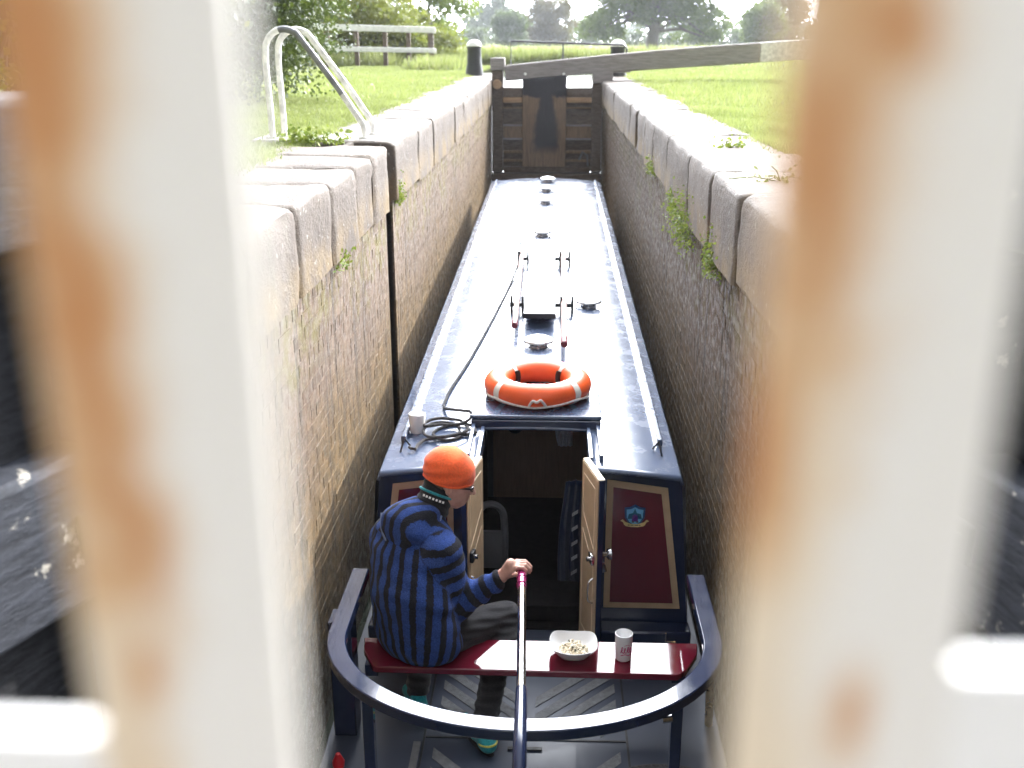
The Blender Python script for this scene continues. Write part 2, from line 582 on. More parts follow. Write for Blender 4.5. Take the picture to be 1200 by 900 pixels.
def obj(name, mb, mat, parent=None, origin=None, bevel=0.0, smooth=35, segs=2):
    """ONE mesh object out of the collected shapes (given in world coordinates)"""
    off = ORG[parent.name] if parent is not None else Vector(origin or (0, 0, 0))
    me = bpy.data.meshes.new(name)
    me.from_pydata([(v[0] - off.x, v[1] - off.y, v[2] - off.z) for v in mb.v], [], mb.f)
    at = me.attributes.new('tone', 'FLOAT', 'FACE')
    at.data.foreach_set('value', mb.t)
    if smooth:
        me.shade_smooth()
        me.set_sharp_from_angle(angle=math.radians(smooth))
    o = link_mesh(name, me, mat, parent, origin)
    if bevel:
        b = o.modifiers.new('bevel', 'BEVEL')
        b.width = bevel
        b.segments = segs
        b.limit_method = 'ANGLE'
        b.angle_limit = math.radians(40)
    return o


def tag(o, label, cat, group=None):
    o['label'] = label
    o['category'] = cat
    if group:
        o['group'] = group
    return o


def thing(name, label, cat, loc=(0, 0, 0), group=None):
    o = bpy.data.objects.new(name, None)
    COL.objects.link(o)
    o.location = loc
    o.empty_display_size = .1
    ORG[o.name] = Vector(loc)
    return tag(o, label, cat, group)


def copy_tree(o, loc=None, parent=None, label=None):
    c = o.copy()
    COL.objects.link(c)
    if parent is not None:
        c.parent = parent
    if loc is not None:
        c.location = loc
    if label:
        c['label'] = label
    for ch in list(o.children):
        copy_tree(ch, None, c)
    return c


def struct(name, mb, mat, smooth=0):
    o = obj(name, mb, mat, smooth=smooth)
    o['kind'] = 'structure'
    return o


def np_mesh(name, V, F, tone=None):
    """mesh from numpy arrays: V (n,3), F (m,k)"""
    me = bpy.data.meshes.new(name)
    V = np.asarray(V, np.float32)
    F = np.asarray(F, np.int32)
    me.vertices.add(len(V))
    me.vertices.foreach_set('co', V.ravel())
    k = F.shape[1]
    me.loops.add(F.size)
    me.loops.foreach_set('vertex_index', F.ravel())
    me.polygons.add(len(F))
    me.polygons.foreach_set('loop_start', np.arange(0, F.size, k, dtype=np.int32))
    me.polygons.foreach_set('loop_total', np.full(len(F), k, np.int32))
    me.update(calc_edges=True)
    if tone is not None:
        at = me.attributes.new('tone', 'FLOAT', 'FACE')
        at.data.foreach_set('value', np.asarray(tone, np.float32))
    me.validate()
    return me


# ---- leaves: little folded diamonds scattered in clumps
def leaf_mesh(name, P, size, tone, up=0.35):
    n = len(P)
    d = rng.normal(size=(n, 3))
    d[:, 2] -= .2
    d /= np.linalg.norm(d, axis=1)[:, None]
    nr = rng.normal(size=(n, 3))
    nr[:, 2] += up * 2
    s = np.cross(d, nr)
    s /= np.linalg.norm(s, axis=1)[:, None] + 1e-9
    L = (size * rng.uniform(.6, 1.4, n))[:, None]
    V = np.empty((n, 4, 3))
    V[:, 0] = P - d * L * .5
    V[:, 1] = P + s * L * .33
    V[:, 2] = P + d * L * .5
    V[:, 3] = P - s * L * .33
    F = np.arange(n * 4).reshape(n, 4)
    return np_mesh(name, V.reshape(-1, 3), F, tone)


def blob_points(blobs, n, clumps_per=26, spread=.24, shell=.55):
    """leaf positions: clumps placed on and inside uneven blobs"""
    vol = np.array([b[3] * b[4] * b[5] for b in blobs])
    cnt = np.maximum(1, (n * vol / vol.sum()).astype(int))
    P, T, C = [], [], []
    for b, c in zip(blobs, cnt):
        k = max(4, int(clumps_per))
        q = rng.normal(size=(k, 3))
        q /= np.linalg.norm(q, axis=1)[:, None]
        q *= rng.uniform(shell, 1.05, k)[:, None] ** .6
        cc = q * np.array(b[3:6]) + np.array(b[:3])
        C.append(cc)
        w = rng.uniform(.5, 1.5, k)
        idx = rng.choice(k, c, p=w / w.sum())
        rad = spread * np.mean(b[3:6]) * rng.uniform(.6, 1.3, k)
        p = cc[idx] + rng.normal(size=(c, 3)) * rad[idx][:, None] * np.array([1, 1, .72])
        P.append(p)
        T.append(np.clip(rng.uniform(.2, .8, k)[idx] + rng.normal(0, .16, c), 0, 1))
    return np.concatenate(P), np.concatenate(T), np.concatenate(C)


def tree(name, label, cat, base, height, blobs, n, leaf, mat, trunk_r=.2, limbs=10, group=None, spread=.24, clumps=26, shell=.55):
    root = thing(name, label, cat, base, group)
    bx, by, bz = base
    bl = [(bx + b[0], by + b[1], bz + b[2], b[3], b[4], b[5]) for b in blobs]
    P, T, C = blob_points(bl, n, clumps, spread, shell)
    keep = P[:, 2] > bz + .02
    P, T = P[keep], T[keep]
    me = leaf_mesh('crown', P - np.array(base), leaf, T)
    link_mesh('crown', me, mat, root)
    mb = MB()
    top = Vector((bx, by, bz + height * .62))
    k = 6
    path = [Vector((bx, by, bz - .1)).lerp(top, i / k) + Vector((random.uniform(-1, 1), random.uniform(-1, 1), 0)) * trunk_r * .25 for i in range(k + 1)]
    mb.tube(path, [trunk_r * (1.25 - .75 * i / k) for i in range(k + 1)], 9)
    sel = rng.choice(len(C), min(limbs, len(C)), replace=False)
    for i in sel:
        c = Vector(C[i])
        st = path[random.randint(k // 3, k)]
        mid = st.lerp(c, .5) + Vector((0, 0, random.uniform(.0, .12) * height))
        mb.tube([st, st.lerp(mid, .5), mid, mid.lerp(c, .55), c],
                [trunk_r * .45, trunk_r * .36, trunk_r * .26, trunk_r * .17, trunk_r * .06], 6)
    obj('trunk', mb, M['bark'], root)
    return root


# ---- signed distance fields -> surface nets, for the figure
class Field:
    def __init__(s, lo, hi, h):
        s.lo, s.h = np.array(lo, float), h
        s.n = tuple(int(math.ceil((b - a) / h)) + 1 for a, b in zip(lo, hi))
        s.F = np.full(s.n, 1.0, np.float32)

    def grid(s, lo, hi):
        a = [max(0, int((l - o) / s.h)) for l, o in zip(lo, s.lo)]
        b = [min(n, int((x - o) / s.h) + 2) for x, o, n in zip(hi, s.lo, s.n)]
        sl = tuple(slice(i, j) for i, j in zip(a, b))
        ax = [s.lo[i] + s.h * np.arange(a[i], b[i]) for i in range(3)]
        return sl, np.meshgrid(*ax, indexing='ij')

    def put(s, sl, d, k, sub=False):
        o = s.F[sl]
        d = d.astype(np.float32)
        if sub:
            s.F[sl] = np.maximum(o, -d)
            return
        if k > 0:
            hh = np.clip(.5 + .5 * (o - d) / k, 0, 1)
            s.F[sl] = o * (1 - hh) + d * hh - k * hh * (1 - hh)
        else:
            s.F[sl] = np.minimum(o, d)

    def cone(s, a, b, r1, r2, k=.02, sub=False):
        a, b = np.array(a, float), np.array(b, float)
        m = max(r1, r2) + max(k, .0) * 2 + s.h * 3
        sl, (X, Y, Z) = s.grid(np.minimum(a, b) - m, np.maximum(a, b) + m)
        ab = b - a
        L2 = ab @ ab + 1e-12
        t = np.clip(((X - a[0]) * ab[0] + (Y - a[1]) * ab[1] + (Z - a[2]) * ab[2]) / L2, 0, 1)
        d = np.sqrt((X - a[0] - t * ab[0]) ** 2 + (Y - a[1] - t * ab[1]) ** 2 + (Z - a[2] - t * ab[2]) ** 2) - (r1 + (r2 - r1) * t)
        s.put(sl, d, k, sub)
        return s

    def ell(s, c, ax, r, k=.02, sub=False):
        """ellipsoid: centre, three axis vectors, three radii"""
        c = np.array(c, float)
        m = max(r) + max(k, 0) * 2 + s.h * 3
        sl, (X, Y, Z) = s.grid(c - m, c + m)
        D = np.stack([X - c[0], Y - c[1], Z - c[2]], -1)
        q0 = 0
        q1 = 0
        for a, rr in zip(ax, r):
            p = D @ np.array(a, float)
            q0 = q0 + (p / rr) ** 2
            q1 = q1 + (p / rr ** 2) ** 2
        k0, k1 = np.sqrt(q0), np.sqrt(q1) + 1e-9
        d = np.where(k0 < .02, -min(r), k0 * (k0 - 1) / k1)
        s.put(sl, d, k, sub)
        return s

    def points(s):
        ax = [s.lo[i] + s.h * np.arange(s.n[i]) for i in range(3)]
        return np.meshgrid(*ax, indexing='ij')

    def mesh(s):
        F = s.F
        S = F < 0
        nx, ny, nz = S.shape
        occ = np.zeros((nx - 1, ny - 1, nz - 1), np.int8)
        for i in (0, 1):
            for j in (0, 1):
                for k in (0, 1):
                    occ += S[i:nx - 1 + i, j:ny - 1 + j, k:nz - 1 + k]
        act = np.argwhere((occ > 0) & (occ < 8))
        idx = np.full(occ.shape, -1, np.int64)
        idx[tuple(act.T)] = np.arange(len(act))
        acc = np.zeros((len(act), 3))
        cnt = np.zeros(len(act))
        cor = [(i, j, k) for i in (0, 1) for j in (0, 1) for k in (0, 1)]
        for a in cor:
            for d in range(3):
                if a[d]:
                    continue
                b = list(a)
                b[d] = 1
                fa = F[tuple((act + np.array(a)).T)]
                fb = F[tuple((act + np.array(b)).T)]
                cr = (fa < 0) != (fb < 0)
                t = np.where(cr, fa / (fa - fb + 1e-12), 0)
                p = np.array(a, float)[None] + t[:, None] * (np.array(b) - np.array(a))[None]
                acc += np.where(cr[:, None], p, 0)
                cnt += cr
        V = s.lo + s.h * (act + acc / cnt[:, None])
        Q = []
        for d in range(3):
            a, b = [(1, 2), (2, 0), (0, 1)][d]
            n = [nx, ny, nz]
            lo = [slice(0, n[i]) for i in range(3)]
            hi = list(lo)
            lo[d], hi[d] = slice(0, n[d] - 1), slice(1, n[d])
            cr = S[tuple(lo)] != S[tuple(hi)]
            e = np.argwhere(cr)
            e = e[(e[:, a] > 0) & (e[:, b] > 0) & (e[:, a] < n[a] - 1) & (e[:, b] < n[b] - 1)]
            ins = S[tuple(e.T)]
            ea, eb = np.zeros(3, int), np.zeros(3, int)
            ea[a], eb[b] = 1, 1
            q = np.stack([idx[tuple((e - ea - eb).T)], idx[tuple((e - eb).T)], idx[tuple(e.T)], idx[tuple((e - ea).T)]], 1)
            q = np.where(ins[:, None], q, q[:, ::-1])
            Q.append(q)
        Q = np.concatenate(Q)
        return V, Q[(Q >= 0).all(1)]


def sdf_obj(name, parts, mat, parent=None, origin=(0, 0, 0), stripe=None):
    off = np.array(ORG[parent.name] if parent is not None else origin)
    Vs, Fs, n = [], [], 0
    for f in parts:
        V, Q = f.mesh()
        Vs.append(V)
        Fs.append(Q + n)
        n += len(V)
    V, Q = np.concatenate(Vs), np.concatenate(Fs)
    me = np_mesh(name, V - off, Q)
    me.shade_smooth()
    if stripe is not None:
        at = me.attributes.new('stripe', 'FLOAT', 'POINT')
        at.data.foreach_set('value', stripe(V).astype(np.float32))
    return link_mesh(name, me, mat, parent, None if parent is not None else tuple(origin))


# ------------------------------------------------------------------ THE SETTING
WL, WR = -1.32, 1.03          # chamber wall faces
CX = -0.115                   # boat centre line
ZW = -3.12                    # water in the chamber


def ground_sheet():
    mb = MB()
    Z = -.03
    W = 700
    hole_x0, hole_x1, by0, by1 = -1.95, 1.66, 27.4, 41.0
    bx0, bx1 = -7.5, 6.0
    quads = [(-W, -2.4, -60, 2.7), (2.15, W, -60, 2.7), (-W, hole_x0, 2.7, by0), (hole_x1, W, 2.7, by0),
             (-W, bx0, by0, by1), (bx1, W, by0, by1), (-W, W, by1, 900)]
    for x0, x1, y0, y1 in quads:
        mb.add([(x0, y0, Z), (x1, y0, Z), (x1, y1, Z), (x0, y1, Z)], [(0, 1, 2, 3)])
    # banks of the basin above the lock
    mb.add([(bx0, by0, Z), (bx0, by1, Z), (bx0 + .4, by1, -1.2), (bx0 + .4, by0, -1.2)], [(0, 1, 2, 3)])
    mb.add([(bx1, by0, Z), (bx1, by1, Z), (bx1 - .4, by1, -1.2), (bx1 - .4, by0, -1.2)], [(3, 2, 1, 0)])
    mb.add([(bx0, by1, Z), (bx1, by1, Z), (bx1, by1 - .4, -1.2), (bx0, by1 - .4, -1.2)], [(0, 1, 2, 3)])
    mb.add([(bx0, by0, Z), (hole_x0, by0, Z), (hole_x0, by0 + .1, -1.2), (bx0, by0 + .1, -1.2)], [(3, 2, 1, 0)])
    mb.add([(hole_x1, by0, Z), (bx1, by0, Z), (bx1, by0 + .1, -1.2), (hole_x1, by0 + .1, -1.2)], [(3, 2, 1, 0)])
    return struct('ground', mb, M['ground'])


ground_sheet()
w = MB()
w.add([(-2.4, -12, ZW), (2.2, -12, ZW), (2.2, 22.6, ZW), (-2.4, 22.6, ZW)], [(0, 1, 2, 3)])
w.add([(-8, 22.75, -.20), (6.5, 22.75, -.20), (6.5, 41.2, -.20), (-8, 41.2, -.20)], [(0, 1, 2, 3)])
struct('canal_water', w, M['water'])


def brick_part(parent, face_x, nrm, y0, y1, z0, z1, skip=None, name='brickwork', mat='brick_l'):
    """one wall's bricks: every course modelled, slightly uneven, on a mortar back"""
    bl, bh, mo = .228, .071, .010
    V, F, T = [], [], []
    nz = int((z1 - z0) / (bh + mo))
    for r in range(nz):
        za = z0 + r * (bh + mo)
        hdr = (r % 4 == 0)
        L = .108 if hdr else bl
        y = y0 - random.random() * L
        while y < y1:
            ya, yb = max(y, y0), min(y + L, y1)
            y += L + mo
            if yb - ya < .03 or (skip and skip(ya, yb)):
                continue
            dep = random.gauss(0, .0006)
            if random.random() < .008:
                dep -= random.uniform(.003, .008)
            t1, t2 = random.gauss(0, .0005), random.gauss(0, .0014)
            tone = min(1, max(0, random.gauss(.5, .2)))
            fx = face_x + nrm * dep
            bk = face_x - nrm * .05
            j = lambda: random.uniform(-.003, .003)
            p = [(fx + t1, ya + j(), za + j()), (fx - t1, yb + j(), za + j()), (fx - t1 + t2, yb + j(), za + bh + j()), (fx + t1 + t2, ya + j(), za + bh + j()),
                 (bk, ya, za), (bk, yb, za), (bk, yb, za + bh), (bk, ya, za + bh)]
            fs = [(0, 1, 2, 3), (0, 4, 5, 1), (1, 5, 6, 2), (2, 6, 7, 3), (3, 7, 4, 0)]
            if nrm > 0:
                fs = [f[::-1] for f in fs]
            fs = [f[::-1] for f in fs]
            o = len(V)
            V += p
            F += [tuple(i + o for i in f) for f in fs]
            T += [tone] * 5
    mb = MB()
    mb.v, mb.f, mb.t = V, F, T
    b = face_x - nrm * .0022
    segs = [(y0, y1)]
    if skip:
        segs = [(y0, 8.10), (8.45, y1)]
    for a, c in segs:
        mb.box(min(b, b - nrm * .2), max(b, b - nrm * .2), a, c, z0 - .05, z1 - .004, 1.0)
    return obj(name, mb, M[mat], parent, smooth=0)


def coping(parent, inner, out, y0, y1, lens, z_top=0.0, h=.48, breaks=()):
    """rounded coping stones, each its own part. inner/outer x."""
    y = y0
    while y < y1 - .05:
        L = random.uniform(*lens)
        for b in breaks:
            if y < b < y + L + .25:
                L = b - y
        if y1 - (y + L) < .35:
            L = y1 - y
        sgn = 1 if out > inner else -1
        n = (6, max(4, int(L / .09)), 6)
        xi = inner - sgn * (.03 + random.uniform(-.012, .012))
        wdt = abs(out - xi) * random.uniform(.93, 1.04)
        dz = random.uniform(-.007, .006)
        V, F = [], []
        idx = {}
        gap = .0045
        ph = random.uniform(0, 100)
        nx_, ny_, nz_ = 8, n[1], 6
        hh = h + random.uniform(-.03, .03)
        ra = random.uniform(.035, .07)

        def vert(i, j, k):
            if (i, j, k) in idx:
                return idx[(i, j, k)]
            # finer steps near the worn arris
            fx = (i / nx_) ** 1.7
            fy = j / ny_
            fy = .5 - .5 * math.cos(PI * fy) if True else fy
            fz = 1 - (1 - k / nz_) ** 1.6
            lx, ly, lz = fx * wdt, gap + fy * (L - 2 * gap), -hh + fz * hh
            # round the inner top arris and the end arrises
            dx, dt = lx, -lz
            if dx < ra and dt < ra:
                q = Vector((ra - dx, ra - dt))
                m = max(q.x, q.y)
                if q.length > 1e-6 and m > 0:
                    f = m / q.length
                    lx, lz = ra - q.x * f, -(ra - q.y * f)
            e = min(ly - gap, L - gap - ly)
            re = .022
            if e < re:
                s_ = (re - e) / re
                cut = re * (1 - math.sqrt(max(0, 1 - s_ * s_))) * .7
                if lx < .12:
                    lx += cut
                if -lz < .05:
                    lz -= cut
            p = Vector((lx, ly + ph, lz))
            nn = noise.fractal(p * 2.2, 1.0, 2.0, 4) * .014 + noise.fractal(p * 13, 1, 2, 4) * .007
            if lx < .10 and -lz < .10:
                ch_ = noise.noise(Vector((ly + ph, 0.3, ph)) * 5.5)
                nn += -.03 * max(0, ch_ - .18) if -lz < .03 else .03 * max(0, ch_ - .18)
            if lx < wdt - .02:
                if -lz < .03:
                    lz += nn
                else:
                    lx += nn * (1 if lx < .1 else 0)
            idx[(i, j, k)] = len(V)
            V.append((xi + sgn * lx, y + ly, z_top + dz + lz))
            return idx[(i, j, k)]

        def q(a, b, c, d):
            f = (vert(*a), vert(*b), vert(*c), vert(*d))
            F.append(f if sgn > 0 else f[::-1])
        for j in range(ny_):
            for i in range(nx_):
                q((i, j, nz_), (i + 1, j, nz_), (i + 1, j + 1, nz_), (i, j + 1, nz_))
            for k in range(nz_):
                q((0, j, k), (0, j, k + 1), (0, j + 1, k + 1), (0, j + 1, k))
                q((nx_, j, k + 1), (nx_, j, k), (nx_, j + 1, k), (nx_, j + 1, k + 1))
        for i in range(nx_):
            for k in range(nz_):
                q((i, 0, k), (i + 1, 0, k), (i + 1, 0, k + 1), (i, 0, k + 1))
                q((i, ny_, k + 1), (i + 1, ny_, k + 1), (i + 1, ny_, k), (i, ny_, k))
        mb = MB()
        mb.add(V, F, min(1, max(0, random.gauss(.5, .3))))
        obj('coping_stone', mb, M['stone'], parent, smooth=50)
        y += L


# left wall with its ladder chase
lw = thing('lock_wall', 'long sunlit brick lock wall on the left with a ladder chase and stone coping', 'lock wall', (WL, 12, 0))
SLOT = (8.10, 8.45)
brick_part(lw, WL, 1, 2.7, 27.4, -3.5, -.46, skip=lambda a, b: b > SLOT[0] and a < SLOT[1])
mb = MB()
mb.box(WL - .34, WL - .30, SLOT[0] - .02, SLOT[1] + .02, -3.5, 0.0)
mb.box(WL - .32, WL - .02, SLOT[0] - .06, SLOT[0], -3.5, -.49)
mb.box(WL - .32, WL - .02, SLOT[1], SLOT[1] + .06, -3.5, -.49)
obj('ladder_recess', mb, M['mortar'], lw, smooth=0)
for r in range(11):
    obj('ladder_rung', MB().tube([(WL - .12, SLOT[0] - .01, -.30 - r * .29), (WL - .12, SLOT[1] + .01, -.30 - r * .29)], .014, 8), M['black'], lw)
coping(lw, WL, WL - .78, 2.7, SLOT[0], (.55, .95))
coping(lw, WL, WL - .76, SLOT[1], 27.4, (.9, 1.6))
mb = MB()
mb.box(-1.78, -1.74, -4, 2.7, -3.5, -.02)
mb.box(-1.78, WL - .02, 2.66, 2.70, -3.5, -.02)
obj('gate_recess', mb, M['mortar'], lw, smooth=0)
coping(lw, -1.76, -2.5, -4, 2.7, (.8, 1.3))

rw = thing('lock_wall', 'long shaded brick lock wall on the right with weeds under its coping', 'lock wall', (WR, 12, 0))
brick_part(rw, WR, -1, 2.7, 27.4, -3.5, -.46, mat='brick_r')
coping(rw, WR, WR + .70, 2.7, 27.4, (.9, 1.7))
mb = MB()
mb.box(1.46, 1.50, -4, 2.7, -3.5, -.02)
mb.box(WR + .02, 1.50, 2.66, 2.70, -3.5, -.02)
obj('gate_recess', mb, M['mortar'], rw, smooth=0)
coping(rw, 1.48, 2.22, -4, 2.7, (.8, 1.3))

cill = thing('stone_cill', 'wet stone cill wall under the closed gate at the lock head', 'cill', (-.15, 22.4, -3.5))
obj('cill_face', MB().box(WL + .015, WR - .015, 22.12, 22.7, -3.6, -1.93), M['mortar'], cill, bevel=.02)
obj('cill_beam', MB().box(WL + .02, WR - .02, 22.02, 22.115, -2.08, -1.90), M['gate_dark'], cill, bevel=.015)

# footbridge that carries the railings in front of the lens
fb = thing('footbridge', 'plank footbridge across the lock tail carrying the white railings', 'footbridge', (0, -.4, -.12))
for i in range(5):
    obj('deck_plank', MB().box(-2.4, 2.2, -.92 + i * .235, -.70 + i * .235, -.12, -.07), M['beam'], fb, bevel=.006)
for yb in (-.8, .14):
    obj('bearer', MB().box(-2.5, 2.3, yb, yb + .12, -.36, -.122), M['tar'], fb, bevel=.01)


RUST = {-1: [(-.0165, .85, .010, .06), (-.0145, .80, .0085, .05), (-.0115, .765, .0065, .035), (-.006, .745, .005, .018), (-.010, .715, .0035, .008)],
        1: [(-.016, .823, .011, .032), (-.005, .853, .006, .008), (-.023, .772, .007, .022), (.002, .707, .0035, .010)]}


def railing(name, label, px, sgn, zr, hw, seed):
    root = thing(name, label, 'railing', (px, .22, -.07), 'white railings of the footbridge')
    mat = mat_rusty('rusty_white_paint', RUST[sgn], seed)
    def flat(xc, w_):
        mb = MB()
        mb.box(xc - w_, xc + w_, .197, .202, -.068, 1.16)
        return mb
    obj('post', flat(px, hw), mat, root, bevel=.0015, segs=2)
    x1 = px + sgn * 1.45
    a, b = sorted((px + sgn * (hw - .002), x1))
    obj('rail', MB().box(a, b,   .1975, .2035, zr - .07, zr), M['railwhite'], root, bevel=.0015, segs=3)
    a, b = sorted((px - sgn * .03, x1))
    obj('handrail', MB().box(a, b, .188, .245, 1.162, 1.21), M['oldwhite'], root, bevel=.012, segs=3)
    obj('post', flat(px + sgn * 1.48, .024), M['oldwhite'], root, bevel=.0015, segs=2)
    return root


railing('railing', 'blurred white railing close in front, its left-hand post streaked with long rust', -.0815, -1, .6258, .0240, 2.0)
railing('railing', 'blurred white railing close in front, its right-hand post with separate rust patches', .0665, 1, .6485, .0245, 9.0)


# ------------------------------------------------------------------ lower gates, folded back beside the camera
def lower_gate(label, heel, toe, sgn, top_mat, ztop, cap=False):
    root = thing('lock_gate', label, 'lock gate', (heel[0], heel[1], -3.3), 'lower lock gates')
    h, t = Vector((*heel, 0)), Vector((*toe, 0))
    d = (t - h).normalized()
    nrm = Vector((d.y, -d.x, 0)) * sgn      # towards the chamber
    Z = lambda p, z: Vector((p.x, p.y, z))

    def slab(a, b, z0, z1, n0, n1):
        pts = [Z(a + nrm * n0, z0), Z(b + nrm * n0, z0), Z(b + nrm * n1, z0), Z(a + nrm * n1, z0)]
        top = [Vector((p.x, p.y, z1)) for p in pts]
        mb = MB()
        mb.hexa((pts + top) if sgn < 0 else (pts[::-1] + top[::-1]))
        return mb
    obj('planking', slab(h, t, -3.3, .35, -.16, -.06), M['tar'], root)
    for z0, z1 in ((-.52, -.14), (-1.45, -1.15), (-2.4, -2.1), (-3.3, -3.0)):
        obj('rail', slab(h + d * .14, t - d * .14, z0, z1, -.07, .06), M['tarflake'], root, bevel=.02)
        for q in (.3, .62, .86):
            c = Z(h.lerp(t, q) + nrm * .06, (z0 + z1) / 2)
            if z0 > -.6:
                mb = MB()
                mb.bar(c, c + nrm * .016, .10, .10)
                mb.bar(c + nrm * .012, c + nrm * .04, .045, .045)
                obj('bolt', mb, M['black'], root, bevel=.006)
    obj('mitre_post', slab(t - d * .15, t, -3.3, .34, -.17, .07), M['tarflake'], root, bevel=.02)
    obj('heel_post', slab(h, h + d * .15, -3.3, .34, -.17, .07), M['tarflake'], root, bevel=.03)
    b0 = h - d * 2.6
    obj('balance_beam', slab(b0, t + d * .02, .36, ztop, -.17, .09), top_mat, root, bevel=.02)
    if cap:
        obj('white_capping', slab(b0, t + d * .02, ztop + .002, ztop + .075, -.16, .10), M['oldwhite'], root, bevel=.012)
    return root


g1 = lower_gate('dark peeling lower gate folded back at the left, under a greyed timber beam', (-1.60, 1.05), (-1.085, 2.40), 1, M['greyflake'], .67)
g2 = lower_gate('dark peeling lower gate folded back at the right, under a white painted beam', (1.33, 1.05), (.985, 2.42), -1, M['tarflake'], .70, True)

# ------------------------------------------------------------------ upper gate
GY = 22.40
ug = thing('lock_gate', 'closed brown single gate at the far head of the lock, with a dark slime tongue', 'lock gate', (-.15, GY, -1.9))
obj('planking', MB().box(-1.15, .90, GY + .04, GY + .12, -1.89, -.15), M['gate_dark'], ug)
obj('heel_post', MB().box(-1.30, -1.07, GY - .14, GY + .18, -1.89, .20), M['gate_dark'], ug, bevel=.03)
obj('post_head', MB().box(-1.33, -1.03, GY - .20, GY + .2, .205, .45), M['beam'], ug, bevel=.02)
obj('post_collar', MB().lathe([(.0, -.03), (.085, -.03), (.10, -.01), (.10, .05)], (-1.19, GY - .17, -.08), 20, axis='Y'), M['gate_tan'], ug)
obj('mitre_post', MB().box(.80, 1.02, GY - .10, GY + .16, -1.89, -.06), M['gate_dark'], ug, bevel=.02)
obj('post_head', MB().box(.80, 1.22, GY - .16, GY + .2, -.055, .18), M['beam'], ug, bevel=.02)
for x0, x1 in ((-1.068, -.665), (.265, .798)):
    obj('top_rail', MB().box(x0, x1, GY - .10, GY + .035, -.34, -.15), M['gate_dark'], ug, bevel=.015)
    obj('rail', MB().box(x0, x1, GY - .12, GY + .035, -.455, -.345), M['gate_tan'], ug, bevel=.02)
    obj('rail', MB().box(x0, x1, GY - .07, GY + .035, -1.18, -.90), M['gate_brown'], ug, bevel=.02)
    obj('rail_edge', MB().box(x0, x1, GY - .10, GY - .072, -.935, -.895), M['beam'], ug, bevel=.008)
    obj('rail_edge', MB().box(x0, x1, GY - .10, GY - .072, -1.215, -1.175), M['beam'], ug, bevel=.008)
    obj('rail', MB().box(x0, x1, GY - .02, GY + .035, -.58, -.54), M['gate_brown'], ug, bevel=.008)
    obj('rail', MB().box(x0, x1, GY - .05, GY + .035, -1.50, -1.44), M['gate_brown'], ug, bevel=.01)
    obj('rail', MB().box(x0, x1, GY - .04, GY + .035, -1.68, -1.63), M['gate_brown'], ug, bevel=.01)
obj('bottom_rail', MB().box(-1.068, .798, GY - .13, GY + .035, -1.89, -1.78), M['gate_dark'], ug, bevel=.02)
obj('paddle_board', MB().box(-.66, .26, GY - .155, GY - .04, -1.775, .18), M['gate_board'], ug, bevel=.012)
obj('paddle_stand', MB().box(-.66, .26, GY - .155, GY + .1, .184, .215), M['gate_dark'], ug, bevel=.008)
for bx in (-.60, .20):
    obj('bolt', MB().lathe([(0, -.025), (.028, -.02), (.03, .0)], (bx, GY - .158, .13), 10, axis='Y'), M['white'], ug)


def beam_piece(x0, x1):
    za, zb = (.02, .29), (.45, .84)      # bottom/top heights at both ends
    def hz(x):
        f = (x + 1.06) / (5.7 + 1.06)
        return za[0] + (zb[0] - za[0]) * f - .16 * max(0, .25 - f), za[1] + (zb[1] - za[1]) * f + .05 * math.sin(f * PI)
    mb = MB()
    n = 10
    for i in range(n):
        a, b = x0 + (x1 - x0) * i / n, x0 + (x1 - x0) * (i + 1) / n
        (b0, t0), (b1, t1) = hz(a), hz(b)
        y0, y1 = GY - .16, GY + .16
        V = [(a, y0, b0), (b, y0, b1), (b, y1, b1), (a, y1, b0), (a, y0, t0), (b, y0, t1), (b, y1, t1), (a, y1, t0)]
        F = [(3, 2, 1, 0), (4, 5, 6, 7), (0, 1, 5, 4), (2, 3, 7, 6)]
        if i == 0:
            F.append((3, 0, 4, 7))
        if i == n - 1:
            F.append((1, 2, 6, 5))
        mb.add(V, F)
    # weld shared corners
    me_v, remap, out = {}, [], []
    for v in mb.v:
        k = tuple(round(c, 4) for c in v)
        if k not in me_v:
            me_v[k] = len(out)
            out.append(v)
        remap.append(me_v[k])
    mb.v = out
    mb.f = [tuple(remap[i] for i in f) for f in mb.f]
    return mb


bb = obj('balance_beam', beam_piece(-1.025, 4.22), M['beam'], ug, bevel=.025)
obj('white_end', beam_piece(4.222, 5.70), M['oldwhite'], ug, bevel=.02)
hr = MB().tube([(-.92, GY + .34, .20), (-.92, GY + .34, .78), (1.45, GY + .34, .70), (1.52, GY + .34, .62), (1.52, GY + .34, .2)], .022, 8)
hr.tube([(.18, GY + .34, .2), (.18, GY + .34, .74)], .018, 8)
obj('handrail', hr, M['black'], ug)
obj('footboard', MB().box(-1.0, 1.6, GY + .17, GY + .42, .15, .20), M['beam'], ug, bevel=.01)
obj('chain', MB().tube([(.55, GY - .16, -1.62), (.62, GY - .2, -1.45), (.72, GY - .2, -1.52), (.74, GY - .18, -1.75)], .02, 8), M['greymetal'], ug)

# bollards
def bollard(loc, label):
    root = thing('bollard', label, 'bollard', loc, 'white topped bollards at the lock head')
    x, y, z = loc
    obj('post', MB().lathe([(0, -.05), (.215, -.05), (.215, .06), (.175, .30), (.165, .60), (.18, .63), (.18, .66), (.0, .66)], loc, 24), M['black'], root)
    obj('cap', MB().lathe([(.0, .664), (.178, .664), (.175, .70), (.14, .76), (.08, .80), (0, .815)], loc, 24), M['white'], root)
    return root


bollard((-1.92, 25.7, 0), 'black bollard with a white domed top standing left of the far gate')
bollard((1.46, 24.9, 0), 'black bollard with a white domed top half hidden behind the sloping balance beam')

